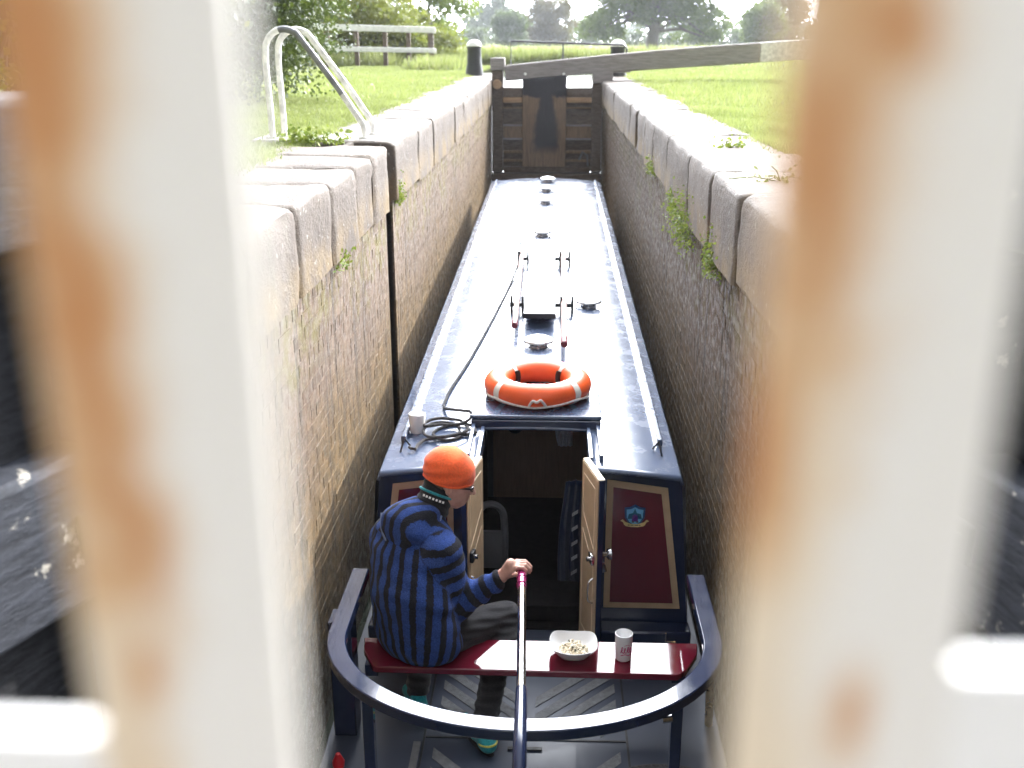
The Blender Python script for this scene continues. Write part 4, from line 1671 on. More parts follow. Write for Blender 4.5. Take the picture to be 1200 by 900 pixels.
obj('ring', torus_part(0, 2 * PI, 72, 1.0), M['buoy'], lb, smooth=60)
for a in (math.radians(42), math.radians(138), math.radians(222), math.radians(318)):
    obj('band', torus_part(a - .075, a + .075, 5, 1.025), M['tape'], lb, smooth=60)
    obj('strap', MB().tube([tor(a, t, 1.04) for t in (2.6, 2.9, 3.2, 3.5)], .022, 6), M['black'], lb)
obj('badge', torus_part(math.radians(262), math.radians(278), 4, 1.02, 24), M['buoy'], lb, smooth=60)
P = []
for i in range(97):
    a = 2 * PI * i / 96 - PI / 2
    q = abs(((a - math.radians(42)) / (PI / 2)) % 1 - .5) * 2
    sag = (1 - q) ** 1
    P.append(tor(a, -.30 - .45 * sag, 1.08))
obj('grab_line', MB().tube(P, .0075, 8), M['whiterope'], lb)
kn = [tor(math.radians(262), -.45, 1.09), tor(math.radians(266), .0, 1.1), tor(math.radians(270), -.1, 1.12), tor(math.radians(274), .05, 1.1), tor(math.radians(279), -.45, 1.09)]
obj('knot', MB().tube(smooth_path(kn, 4), .009, 8), M['whiterope'], lb)

# rope on the left of the roof: a loose heap and its tail
def R(x, y, h_=.012):
    return (x, y, zr_(y, x) + h_)


rp = []
for i in range(70):
    t = i / 69
    a = t * 2 * PI * 3.1
    rr = .10 + .045 * math.sin(a * .61 + 1) + .02 * math.sin(a * 1.7)
    rp.append(R(-.66 + rr * 1.25 * math.cos(a) + .05 * math.sin(a * .33), 6.12 + rr * 1.1 * math.sin(a) + .13 * (1 - t) * -1, .012 + .022 * (i // 23) + .006 * math.sin(a * 2.3)))
rp += [R(-.70, 6.42, .03), R(-.72, 6.62), R(-.70, 6.9), R(-.62, 7.5), R(-.50, 8.7), R(-.40, 9.9), R(-.345, 10.6, .07), R(-.335, 10.74, .13)]
rpo = obj('mooring_rope', MB().tube(smooth_path([R(-.86, 5.80, .03), R(-.82, 5.78, .02), R(-.78, 5.92, .02)] + rp, 2), .0100, 8), M['rope'], None, (-.66, 6.1, zr_(6.1, -.66)))
tag(rpo, 'dark mooring rope heaped on the roof, its tail running forward to the racks', 'rope')
mz = zr_(6.12, -.87)
mg = obj('beaker', MB().lathe([(0, 0), (.045, 0), (.048, .01), (.055, .125), (.052, .128), (.049, .118), (.042, .012), (0, .012)], (-.85, 6.12, mz), 24), M['china'], None, (-.85, 6.12, mz))
tag(mg, 'plain white beaker standing at the left edge of the roof by the rope heap', 'beaker')

# bowl of food and mug on the seat
SZ = -2.3295
bw = thing('bowl', 'white squarish bowl of pasta on the red plank seat', 'bowl', (.14, 4.73, SZ))
V, F = [], []
prof = [(.0, .0), (.055, .0), (.075, .012), (.105, .045), (.128, .078), (.124, .080), (.098, .050), (.066, .020), (.0, .014)]
ns = 48
for j in range(ns):
    a = 2 * PI * j / ns
    sq = 1 / (abs(math.cos(a)) ** 4.2 + abs(math.sin(a)) ** 4.2) ** (1 / 4.2)
    for r, h_ in prof:
        f = 1 + (sq - 1) * min(1, r / .11) * .75
        V.append((.14 + r * f * math.cos(a), 4.73 + r * f * .9 * math.sin(a), SZ + h_ + (.010 * (sq - 1) / .2 if r > .1 else 0)))
k = len(prof)
for j in range(ns):
    for i in range(k - 1):
        a, b = j * k + i, ((j + 1) % ns) * k + i
        F.append((a, b, b + 1, a + 1))
obj('dish', MB().add(V, F), M['china'], bw, smooth=50)
fm = MB()
for i in range(46):
    a, r = random.random() * 2 * PI, .075 * math.sqrt(random.random())
    c = Vector((.14 + r * math.cos(a), 4.73 + r * .85 * math.sin(a), SZ + .034 + .022 * (1 - r / .08) + random.uniform(0, .01)))
    d = Vector((random.uniform(-1, 1), random.uniform(-1, 1), random.uniform(-.3, .3))).normalized() * .018
    e = Vector((-d.y, d.x, .006)) * .5
    fm.tube([c - d, c + e, c + d], .0065, 6)
fm.lathe([(.085, .028), (.05, .036), (0, .04)], (.14, 4.73, SZ), 16)
obj('pasta', fm, M['pasta'], bw)
hm = MB()
for i in range(14):
    a, r = random.random() * 2 * PI, .06 * math.sqrt(random.random())
    c = Vector((.14 + r * math.cos(a), 4.73 + r * .85 * math.sin(a), SZ + .062 - .1 * r))
    hm.bar(c, c + Vector((random.uniform(-1, 1), random.uniform(-1, 1), .4)).normalized() * .012, .007, .004)
obj('herbs', hm, M['herb'], bw)
mu = thing('mug', 'tall white mug with pink lettering standing on the red plank seat', 'mug', (.405, 4.72, SZ))
mr_, mh = .046, .150
obj('cup', MB().lathe([(0, 0), (.040, 0), (.0425, .004), (mr_ - .001, .08), (mr_ + .001, mh), (mr_ - .003, mh + .002), (mr_ - .005, mh - .004), (mr_ - .007, .02), (0, .015)], (.405, 4.72, SZ), 36), M['china'], mu, smooth=45)


def on_mug(u, h_):
    a = -PI / 2 + u / mr_
    return Vector((.405 + (mr_ + .0006) * math.cos(a), 4.72 + (mr_ + .0006) * math.sin(a), SZ + h_))


lm = MB()
def stroke(pts, r=.0022):
    lm.tube([on_mug(p[0] * 1.25 - .002, .070 + (p[1] - .070) * 1.35) for p in smooth_pts(pts)], r, 5)


def smooth_pts(p):
    v = smooth_path([(a, b, 0) for a, b in p], 3)
    return [(q.x, q.y) for q in v]


# looping handwritten word over a swash, as on the mug in the photo
off = .010
for i, wdt in enumerate((.011, .009, .012, .010)):
    b = -.022 + off + i * .0125
    stroke([(b, .060), (b + wdt * .4, .086 - .004 * (i % 2)), (b + wdt * .75, .078), (b + wdt * .3, .066), (b + wdt, .060)])
stroke([(-.022 + off, .048), (-.004 + off, .054), (.014 + off, .047), (.030 + off, .056)])
stroke([(-.008 + off, .092), (.004 + off, .096), (.016 + off, .090)], .0012)
obj('lettering', lm, M['pinkprint'], mu)

# rope coil at the stern and the red cap
cp = []
for i in range(140):
    t = i / 139
    a = t * 2 * PI * 4.3
    r = .24 - .03 * (i // 33) + .012 * math.sin(a * .7)
    cp.append((.60 + r * 1.15 * math.cos(a), 4.16 + r * .8 * math.sin(a), DECK + .02 + .011 * (i // 35) + .004 * math.sin(a * 3)))
tag(obj('stern_rope', MB().tube(cp, .017, 8), M['rope'], None, (.6, 4.16, DECK)), 'dark rope coiled on the stern deck at the foot of the rail post', 'rope')
rc = MB().lathe([(0, 0), (.03, 0), (.032, .03), (.022, .05), (.012, .075), (0, .08)], (-1.06, 4.32, DECK + .004), 16)
tag(obj('deck_filler_cap', rc, M['red'], None, (-1.06, 4.32, DECK)), 'small red knob at the left edge of the stern deck', 'filler cap')

# ------------------------------------------------------------------ the helmsman
pr = (-.72, 4.75, -2.33)
Lx = np.array([.77, -.64, 0.0]); Lx /= np.linalg.norm(Lx)      # his right
Fw = np.array([.64, .77, 0.0]); Fw /= np.linalg.norm(Fw)       # his front
Up = np.array([0, 0, 1.0])
spine = [np.array(p) for p in ((-.70, 4.70, -2.20), (-.715, 4.79, -2.03), (-.73, 4.89, -1.86), (-.70, 4.96, -1.70))]
HC = np.array([-.525, 5.06, -1.475])                            # head centre
hf = np.array([.955, .12, -.27]); hf /= np.linalg.norm(hf)
hr_ = np.cross(hf, Up); hr_ /= np.linalg.norm(hr_)
hu = np.cross(hr_, hf)
H = lambda f_, r_, u_: HC + hf * f_ + hr_ * r_ + hu * u_
RSH, REL, RWR = np.array([-.555, 4.80, -1.775]), np.array([-.500, 4.815, -2.085]), np.array([-.265, 4.80, -1.925])
LSH, LEL, LWR = np.array([-.865, 5.05, -1.80]), np.array([-.93, 5.29, -2.03]), np.array([-.70, 5.40, -2.10])
RK, RA = np.array([-.235, 5.05, -2.30]), np.array([-.325, 4.50, -2.62])
LK, LA = np.array([-.72, 5.30, -2.235]), np.array([-.705, 4.76, -2.62])
RHIP, LHIP = np.array([-.60, 4.72, -2.235]), np.array([-.80, 4.86, -2.215])

# body: trunk and limbs under the clothes, then head and hands in finer steps
fb_ = Field((-1.15, 4.3, -2.8), (0, 5.65, -1.4), .012)
for c, r in zip([spine[0] + Fw * .10 + Up * .04, spine[1] + Fw * .04] + spine[2:], ((.17, .09, .10), (.17, .10, .15), (.17, .11, .15), (.13, .085, .11))):
    fb_.ell(c, (Lx, Fw, Up), r, .06)
for a, b, r1, r2 in ((RSH, REL, .062, .05), (REL, RWR, .048, .032), (LSH, LEL, .062, .05), (LEL, LWR, .048, .032),
                     (RHIP, RK, .085, .058), (RK, RA, .056, .04), (LHIP, LK, .085, .058), (LK, LA, .056, .04), (spine[3], HC, .07, .06)):
    fb_.cone(a, b, r1, r2, .03)
for A_, T_ in ((RA, (-.41, 4.66, -2.70)), (LA, (-.77, 4.92, -2.70))):
    fb_.cone(A_ + np.array([0, 0, -.05]), T_, .036, .028, .03)
fh = Field(HC - .24, HC + .22, .0042)
fh.ell(H(-.012, 0, .035), (hf, hr_, hu), (.116, .092, .105), .0)
fh.ell(H(.030, 0, -.045), (hf, hr_, hu), (.078, .070, .088), .05)
fh.cone(H(.062, .0, -.112), H(.082, 0, -.105), .026, .022, .03)          # chin
fh.cone(H(-.03, .052, -.075), H(.05, .026, -.112), .022, .020, .03)      # jaw lines
fh.cone(H(-.03, -.052, -.075), H(.05, -.026, -.112), .022, .020, .03)
fh.cone(H(.106, 0, .008), H(.132, 0, -.036), .010, .014, .014)           # nose
fh.ell(H(.115, .013, -.040), (hf, hr_, hu), (.011, .009, .008), .008)
fh.ell(H(.115, -.013, -.040), (hf, hr_, hu), (.011, .009, .008), .008)
fh.cone(H(.094, .034, .018), H(.104, .006, .018), .014, .014, .015)      # brow
fh.cone(H(.094, -.034, .018), H(.104, -.006, .018), .014, .014, .015)
fh.ell(H(.108, .033, -.002), (hf, hr_, hu), (.014, .018, .012), .006, True)   # eye sockets
fh.ell(H(.108, -.033, -.002), (hf, hr_, hu), (.014, .018, .012), .006, True)
fh.ell(H(.090, .033, -.002), (hf, hr_, hu), (.013, .014, .012), .003)
fh.ell(H(.090, -.033, -.002), (hf, hr_, hu), (.013, .014, .012), .003)
fh.cone(H(.100, .018, -.068), H(.107, 0, -.066), .007, .009, .008)       # lips
fh.cone(H(.100, -.018, -.068), H(.107, 0, -.066), .007, .009, .008)
fh.cone(H(.098, .015, -.082), H(.104, 0, -.082), .008, .010, .008)
fh.cone(H(.098, -.015, -.082), H(.104, 0, -.082), .008, .010, .008)
for s in (1, -1):
    fh.ell(H(-.012, s * .092, -.012), (hf, hr_, hu), (.022, .010, .034), .006)
    fh.ell(H(-.008, s * .101, -.010), (hf, hr_, hu), (.010, .006, .018), .004, True)
fh.cone(H(-.035, 0, -.06), H(-.085, 0, -.19), .066, .070, .04)           # neck

hh = Field((-.36, 4.68, -2.02), (-.02, 4.93, -1.72), .0032)
hand_y = 4.785
K0 = np.array([-.160, hand_y, -1.822])
hh.cone(RWR + np.array([-.03, .006, -.016]), RWR + np.array([.02, -.002, .024]), .031, .028, .0)
hh.cone(RWR + np.array([.02, -.002, .024]), K0 + np.array([-.035, 0, .002]), .027, .030, .03)
fing = [(.036, .046, .028, .022, .0108), (.012, .050, .031, .024, .0112), (-.012, .046, .029, .023, .0106), (-.034, .036, .023, .020, .0094)]
for o, l1, l2, l3, r in fing:
    kn = K0 + np.array([-.004 * abs(o) / .03, o, 0])
    hh.cone(RWR + np.array([.025, o * .55, .03]), kn, .017, r * 1.18, .018)
    p1 = kn + np.array([l1 * .93, 0, .005 - abs(o) * .12])
    p2 = p1 + np.array([l2 * .72, 0, -l2 * .66])
    p3 = p2 + np.array([l3 * .02, 0, -l3])
    hh.cone(kn, p1, r * 1.08, r, .004)
    hh.cone(p1, p2, r * 1.0, r * .93, .003)
    hh.cone(p2, p3, r * .92, r * .78, .003)
t0 = RWR + np.array([.045, .030, .012])
t1 = t0 + np.array([.045, .034, -.010])
t2 = t1 + np.array([.040, .010, -.022])
hh.cone(RWR + np.array([.02, .012, .012]), t0, .022, .019, .015)
hh.cone(t0, t1, .017, .0125, .008)
hh.cone(t1, t2, .0122, .010, .004)
hl = Field(LWR - .06, LWR + np.array([.22, .14, .1]), .005)
hl.cone(LWR, LWR + np.array([.05, -.01, 0]), .032, .03, .0)
hl.cone(LWR + np.array([.05, -.01, 0]), LWR + np.array([.09, -.02, -.005]), .034, .034, .03)
for i in range(4):
    a = LWR + np.array([.10, .025 - .02 * i, .0])
    b = a + np.array([.035, -.006, -.006])
    c = b + np.array([.024, -.004, -.022])
    hl.cone(LWR + np.array([.06, .01 - .012 * i, 0]), a, .014, .011, .01)
    hl.cone(a, b, .0108, .0098, .003)
    hl.cone(b, c, .0096, .008, .003)
hl.cone(LWR + np.array([.04, .02, .005]), LWR + np.array([.085, .055, .0]), .016, .011, .01)
person = sdf_obj('person', [fb_, fh, hh, hl], M['skin'], None, pr)
tag(person, 'helmsman in orange beanie and blue striped hoodie, seated with one hand on the tiller', 'person')

# hoodie
fj = Field((-1.2, 4.35, -2.50), (-.12, 5.6, -1.40), .0075)
hem = np.array([-.695, 4.765, -2.19])
for c, r in ((hem, (.270, .185, .19)), ((-.728, 4.79, -2.02), (.268, .175, .19)), ((-.742, 4.89, -1.87), (.264, .168, .17)), ((-.705, 4.96, -1.72), (.17, .12, .12))):
    fj.ell(c, (Lx, Fw, Up), r, .07)
fj.cone((-.66, 4.96, -1.665), RSH, .090, .104, .06)
fj.cone((-.70, 5.0, -1.665), LSH, .095, .095, .07)
fj.cone(RSH, REL, .106, .092, .022)
fj.cone(REL, RWR + (REL - RWR) * .02, .088, .052, .03)
fj.cone(RWR + (REL - RWR) * .10, RWR + (REL - RWR) * .0, .051, .047, .01)
fj.cone(LSH, LEL, .095, .082, .05)
fj.cone(LEL, LWR, .080, .05, .03)
# hood lying on the back
fj.ell((-.765, 4.895, -1.665), (Lx, Fw * .8 - Up * .6, Fw * .6 + Up * .8), (.170, .075, .095), .02)
fj.ell((-.700, 4.945, -1.60), (Lx, Fw, Up), (.125, .110, .060), .03)
fj.ell((-.735, 4.93, -1.625), (Lx, Fw, Up), (.150, .100, .060), .03)
fj.ell((-.690, 4.775, -2.26), (Lx, Fw, Up), (.268, .180, .10), .05)
# folds and creases
X, Y, Z = fj.points()
D = np.stack([X, Y, Z], -1)
du = (D - hem) @ Lx
tz = np.clip((Z + 2.3) / .6, 0, 1)
fold = .0042 * np.sin(X * 37 + Z * 21) * np.sin(Y * 29 - Z * 33) + .0028 * np.sin(Z * 62 + X * 17 + np.sin(Y * 23) * 1.2)
ae = np.linalg.norm(D - REL, axis=-1)
fold += .008 * np.exp(-(ae / .13) ** 2) * np.sin(((D - RSH) @ (REL - RSH)) / np.linalg.norm(REL - RSH) * 95)
fa = ((D - RWR) @ (REL - RWR)) / np.linalg.norm(REL - RWR)
da = np.linalg.norm(D - RWR - np.clip(fa, 0, .3)[..., None] * (REL - RWR) / np.linalg.norm(REL - RWR), axis=-1)
fold += .007 * np.exp(-(da / .09) ** 4) * np.sin(fa * 88 + Z * 30)
fj.F += fold.astype(np.float32)
cutz = -2.335
fj.F = np.maximum(fj.F, (cutz - Z).astype(np.float32))
del X, Y, Z, D


def jacket_stripe(V):
    seg = lambda a, b: (np.clip(((V - a) @ (b - a)) / ((b - a) @ (b - a)), 0, 1), np.linalg.norm(b - a))
    t1, l1 = seg(RSH, REL)
    d1 = np.linalg.norm(V - RSH - t1[:, None] * (REL - RSH), axis=1)
    t2, l2 = seg(REL, RWR)
    d2 = np.linalg.norm(V - REL - t2[:, None] * (RWR - REL), axis=1)
    t3, l3 = seg(LSH, LEL)
    d3 = np.linalg.norm(V - LSH - t3[:, None] * (LEL - LSH), axis=1)
    t4, l4 = seg(LEL, LWR)
    d4 = np.linalg.norm(V - LEL - t4[:, None] * (LWR - LEL), axis=1)
    P_ = .084
    raw1 = ((V - RSH) @ (REL - RSH)) / l1
    raw2 = ((V - REL) @ (RWR - REL)) / l2
    raw3 = ((V - LSH) @ (LEL - LSH)) / l3
    sl = np.where(d1 < d2, raw1 / P_ + .1, (l1 + raw2) / P_ + .1)
    sl = np.where(np.minimum(d3, d4) < np.minimum(d1, d2), raw3 / P_ + .1, sl)
    tz_ = np.clip((V[:, 2] + 2.2) / .5, -.4, 1.2)[:, None]
    ctr = hem + tz_ * (np.array([-.69, 4.99, -1.70]) - hem)
    u = (V - ctr) @ Lx
    v = (V - ctr) @ Fw - .04
    ang = np.arctan2(u, -v)
    to = ang * .235 / .066 + .25
    lat = (V - np.array([-.73, 4.9, 0])) @ Lx
    arm = (np.minimum(d1, d2) < .13) & (lat > .118) | (d2 < .10) & (t2 > .05) | (np.minimum(d3, d4) < .118) & (lat < -.135)
    # the hood keeps its own slanting stripes
    hood = (V[:, 2] > -1.73) & ~arm
    hs = ((V - hem) @ (Lx * .80 - Fw * .55 + Up * .22)) / .068 + .42
    return np.where(arm, sl, np.where(hood, hs, to))


jk = sdf_obj('hoodie', [fj], M['stripe'], person, stripe=jacket_stripe)
pp = [(-.90, 4.98, -1.63), (-.895, 4.93, -1.70), (-.855, 4.865, -1.745), (-.785, 4.81, -1.765), (-.705, 4.785, -1.745), (-.635, 4.80, -1.70), (-.585, 4.86, -1.645), (-.57, 4.92, -1.615)]
obj('hood_piping', MB().tube(smooth_path(pp, 4), .006, 6), M['piping'], jk)

# trousers
ft = Field((-1.0, 4.4, -2.75), (-.1, 5.45, -2.05), .0075)
for hp_, kn_, an_ in ((RHIP, RK, RA), (LHIP, LK, LA)):
    ft.cone(hp_, kn_, .116, .090, .02)
    ft.cone(kn_, an_ + (kn_ - an_) * .08, .086, .064, .02)
    ft.cone(an_ + (kn_ - an_) * .12, an_ + (kn_ - an_) * .04, .062, .058, .01)
ft.ell((-.70, 4.76, -2.22), (Lx, Fw, Up), (.20, .15, .12), .05)
X, Y, Z = ft.points()
ft.F += (.004 * np.sin(Z * 90 + X * 30) * np.sin(Y * 40) + .003 * np.sin(Z * 140 + Y * 50)).astype(np.float32)
ft.F = np.maximum(ft.F, (-2.331 - Z - 10 * np.clip(4.835 - Y, 0, 1) * 0).astype(np.float32) * ((Y > 4.60) & (Y < 4.84) & (Z > -2.40)).astype(np.float32) + ft.F * (1 - ((Y > 4.60) & (Y < 4.84) & (Z > -2.40)).astype(np.float32)))
del X, Y, Z
sdf_obj('trousers', [ft], M['trouser'], person)

# shoes
for A_, T_ in ((RA, np.array([-.435, 4.68, -2.712])), (LA, np.array([-.785, 4.93, -2.712]))):
    fs_ = Field(np.minimum(A_, T_) - .12, np.maximum(A_, T_) + .12, .006)
    dv = (T_ - A_) * np.array([1, 1, 0])
    dv /= np.linalg.norm(dv)
    heel = np.array([A_[0], A_[1], -2.70]) - dv * .055
    mid = heel + dv * .12 + np.array([0, 0, .005])
    fs_.cone(heel, mid, .040, .043, .0)
    fs_.cone(mid, T_ + np.array([0, 0, .004]), .046, .034, .02)
    fs_.cone(heel + np.array([0, 0, .01]) + dv * .02, A_ + np.array([0, 0, -.01]), .044, .046, .03)
    X, Y, Z = fs_.points()
    fs_.F = np.maximum(fs_.F, (-2.742 - Z).astype(np.float32))
    sh = sdf_obj('shoe', [fs_], M['teal'], person)
    sm = MB()
    sm.tube([heel + dv * (.06 * math.cos(t) + .02) + np.cross(dv, Up) * .0475 * math.sin(t) + Up * (.012 - .01 * math.cos(t)) for t in [PI / 2 + PI * i / 14 for i in range(15)]], .0055, 6)
    obj('heel_band', sm, M['lime'], sh)
    out = []
    side = np.cross(dv, Up)
    for i in range(28):
        t = 2 * PI * i / 28
        c = (heel + T_) / 2
        half = np.linalg.norm(T_ - heel) / 2 + .036
        out.append(tuple(np.array([c[0], c[1], -2.7465]) + dv * half * math.cos(t) + side * .046 * math.sin(t)))
    obj('sole', MB().prism(out[::-1], (0, 0, .016)), M['rubber'], sh)

# beanie
fhat = Field(HC - .22, HC + .24, .0048)
fhat.ell(H(-.022, 0, .052), (hf, hr_, hu), (.138, .116, .128), .0)
fhat.ell(H(-.055, 0, .075), (hf, hr_, hu), (.108, .100, .108), .05)
X, Y, Z = fhat.points()
D = np.stack([X - HC[0], Y - HC[1], Z - HC[2]], -1)
a_, u_, r2_ = D @ hf, D @ hu, D @ hr_
fhat.F += (.0055 * np.sin(u_ * 105 - a_ * 40 + np.sin(a_ * 20) * .9) * np.clip(1.05 - u_ / .13, 0, 1) * np.clip(.35 + r2_ / .12 * .3 - a_ / .14 * .6, .15, 1) + .0022 * np.sin(u_ * 60 - a_ * 34 + r2_ * 24)).astype(np.float32)
brim = .014 + a_ * .06
fhat.F = np.maximum(fhat.F, (brim - u_).astype(np.float32))
del X, Y, Z, D
hat = sdf_obj('beanie', [fhat], M['hat'], person)
rim = []
for i in range(48):
    t = 2 * PI * i / 48
    f_, r_ = -.024 + .133 * math.cos(t), .112 * math.sin(t)
    rim.append(H(f_, r_, .014 + f_ * .06 + .004 * math.sin(t * 3)))
obj('beanie_hem', MB().tube([tuple(p) for p in rim], .0065, 8, closed=True), M['hat'], hat)

# hair at the nape, ear-side
fr_ = Field(HC - .2, HC + .2, .006)
fr_.ell(H(-.035, 0, .0), (hf, hr_, hu), (.098, .094, .055), .0)
X, Y, Z = fr_.points()
D = np.stack([X - HC[0], Y - HC[1], Z - HC[2]], -1)
fr_.F = np.maximum(fr_.F, ((D @ hf) + .045).astype(np.float32))
del X, Y, Z, D
sdf_obj('hair', [fr_], M['hair'], person)

# sunglasses
sg = MB()
lens = [(.118, .012, .008), (.121, .014, -.012), (.119, .028, -.022), (.108, .048, -.016), (.100, .060, -.002), (.102, .058, .010), (.112, .04, .014)]
for s in (1, -1):
    p = [Vector(H(a, s * b, c)) for a, b, c in lens]
    sg.prism(p if s < 0 else p[::-1], tuple(hf * .004))
gl = obj('sunglasses', sg, M['glass_dark'], person, smooth=0)
tm_ = MB()
for s in (1, -1):
    tm_.bar(tuple(H(.104, s * .060, .004)), tuple(H(-.01, s * .098, .006)), .004, .010)
tm_.bar(tuple(H(.119, .014, .004)), tuple(H(.119, -.014, .004)), .004, .006)
obj('glasses_frame', tm_, M['black'], gl)

# neck gaiter: a slanting stretchy band
fg = Field(HC - .34, HC + .18, .006)
g0, g1_ = np.array([-.655, 4.985, -1.665]), H(-.058, 0, -.050)
na = (g1_ - g0) / np.linalg.norm(g1_ - g0)
fg.cone(g0, g1_, .100, .088, .0)
X, Y, Z = fg.points()
D = np.stack([X - g0[0], Y - g0[1], Z - g0[2]], -1)
hgt = D @ na
fg.F += (.003 * np.sin(hgt * 130 + X * 30)).astype(np.float32)
fg.F = np.maximum(fg.F, (hgt - np.linalg.norm(g1_ - g0) - .012 + ((D @ hf) - .05) * .45).astype(np.float32))
del X, Y, Z, D, hgt
sdfg = sdf_obj('neck_gaiter', [fg], M['gaiter'], person)
ga = g0 + na * (np.linalg.norm(g1_ - g0) - .035)
fb2 = np.cross(na, hr_)
fb2 /= np.linalg.norm(fb2)
sd2 = np.cross(fb2, na)
tb, wb = MB(), MB()
ring = lambda t, r, h_: tuple(ga + na * (h_ - .030 * math.cos(t - PI / 2) * 0) + (sd2 * math.cos(t) + fb2 * math.sin(t)) * r)
tb.tube([ring(2 * PI * i / 40, .0935, .0) for i in range(40)], .0075, 6, closed=True)
obj('gaiter_stripe', tb, M['teal'], sdfg)
for i in range(7):
    t = -.9 + i * .2
    wb.bar(ring(t, .0975, -.028), ring(t + .11, .0975, -.028), .004, .012, up=tuple(na))
obj('gaiter_print', wb, M['white'], sdfg)

# ------------------------------------------------------------------ VEGETATION
def weed(loc, n, size, spread_, label, mat=None, hang=0.0, parent_group='weeds rooted in the wall joints'):
    P = rng.normal(size=(n, 3)) * np.array(spread_)
    P[:, 2] = np.abs(P[:, 2]) - hang * rng.uniform(0, 1, n)
    root = thing('weed', label, 'weed', loc, parent_group)
    link_mesh('foliage', leaf_mesh('foliage', P, size, rng.uniform(0, 1, n)), mat or M['weed'], root)
    st = MB()
    for i in range(7):
        q = P[rng.integers(n)]
        st.tube([Vector(loc), Vector(loc) + Vector(q) * .5 + Vector((0, 0, .02)), Vector(loc) + Vector(q)], .003, 5)
    obj('stem', st, M['weed'], root)


weed((WL + .02, 8.62, -.47), 420, .026, (.025, .06, .10), 'yellow green tuft on the left wall just beyond the ladder chase', hang=.06)
weed((WL + .02, 6.15, -.50), 110, .03, (.03, .10, .05), 'small tuft under the left coping on the near side of the ladder chase', hang=.06)
weed((WR - .03, 8.6, -.46), 260, .024, (.025, .09, .07), 'small round weed highest under the right coping', hang=.12)
weed((WR - .04, 7.75, -.47), 1000, .026, (.045, .26, .11), 'largest trailing clump of weeds under the right coping', hang=.24)
weed((WR - .03, 6.35, -.50), 420, .026, (.03, .12, .09), 'weed clump under the right coping nearest the blurred railing', hang=.14)
weed((WR - .03, 10.6, -.44), 260, .026, (.025, .14, .05), 'small weed under the right coping towards the far gate', hang=.08)
weed((WR + .34, 8.1, .0), 90, .035, (.07, .05, .035), 'little weed growing in a joint on top of the right coping', hang=0)
weed((WR + .30, 6.1, .0), 70, .03, (.10, .05, .03), 'yellowish weed on top of the right coping, nearest the railing', hang=0)
weed((-1.95, 8.35, .0), 300, .045, (.14, .08, .06), 'leafy weed patch at the feet of the white ladder hoops', hang=0)

# grass blades: uncountable, one object
def blades(regions, name, mat, hmin, hmax, wid):
    Ps, Hs, Ts = [], [], []
    for x0, x1, y0, y1, n, k in regions:
        p = np.stack([rng.uniform(x0, x1, n), rng.uniform(y0, y1, n), np.full(n, -.03)], 1)
        g = np.sin(p[:, 0] * 2.3 + np.sin(p[:, 1] * 1.7)) * np.sin(p[:, 1] * 2.9 + np.sin(p[:, 0] * 3.1))
        Ps.append(p)
        Hs.append(rng.uniform(hmin, hmax, n) * (1 + .35 * g) * k)
        Ts.append(np.clip(.5 + .3 * g + rng.normal(0, .2, n), 0, 1))
    P, Hh, T = np.concatenate(Ps), np.concatenate(Hs), np.concatenate(Ts)
    n = len(P)
    a = rng.uniform(0, 2 * PI, n)
    le = rng.uniform(.1, .7, n) * Hh
    w_ = wid * rng.uniform(.6, 1.4, n) * (1 + P[:, 1] / 16)
    sx, sy = np.cos(a) * w_, np.sin(a) * w_
    b = rng.uniform(0, 2 * PI, n)
    V = np.empty((n, 3, 3))
    V[:, 0] = P + np.stack([-sx, -sy, 0 * sx], 1)
    V[:, 1] = P + np.stack([sx, sy, 0 * sx], 1)
    V[:, 2] = P + np.stack([np.cos(b) * le, np.sin(b) * le, Hh], 1)
    me = np_mesh(name, V.reshape(-1, 3), np.arange(n * 3).reshape(n, 3), T)
    o = link_mesh(name, me, mat)
    o['kind'] = 'stuff'
    return o


gr = blades([(-5.2, -1.98, 6.0, 15, 90000, 1), (-6.5, -1.98, 15, 34, 50000, 1.3), (1.68, 6.5, 5.0, 13, 100000, 1), (1.68, 11, 13, 34, 70000, 1.3),
             (-5.5, -2.0, 2.8, 6.0, 22000, 1), (1.75, 5.5, 2.8, 5.0, 16000, 1), (-2.1, -1.9, 4.5, 27, 5000, .8), (1.6, 1.8, 4.5, 27, 6000, .8)], 'grass', M['grass'], .03, .075, .006)
tag(gr, 'short bright green lawn grass on both sides of the lock', 'grass')
rd = blades([(-9.5, -5.5, 36, 44, 5000, 1), (-5.5, 6.5, 41.0, 45, 14000, 1), (6.0, 14, 28, 44, 2500, .45), (-4.2, -2.6, 29, 36, 1500, .7)], 'reeds', M['reed'], .3, .62, .010)
tag(rd, 'tall pale reeds along the canal bank beyond the gate', 'reeds')

# hedge bushes on the left
HG = 'hawthorn bushes along the left of the lawn'
tree('hawthorn_bush', 'dark hawthorn bush behind the white ladder hoops', 'bush', (-4.55, 14.6, -.03), 3.2,
     [(0, 0, .9, 1.2, 1.3, 1.0), (.35, -.5, 2.0, 1.2, 1.3, 1.1), (-.7, .3, 2.4, 1.4, 1.4, 1.3), (.5, .9, 1.2, .9, .9, .9), (.2, -.9, .6, .8, .7, .6)], 60000, .06, M['leaf_hedge'], .07, 22, HG, .24, 60)
tree('hawthorn_bush', 'hawthorn bush with turning leaves seen left of the blurred left post', 'bush', (-4.4, 8.6, -.03), 3.0,
     [(0, 0, .9, 1.1, 1.4, 1.0), (-.2, .3, 2.1, 1.2, 1.5, 1.1), (.2, -1.1, 1.1, .8, .8, .9)], 16000, .06, M['leaf_autumn'], .06, 16, HG, .24, 40)
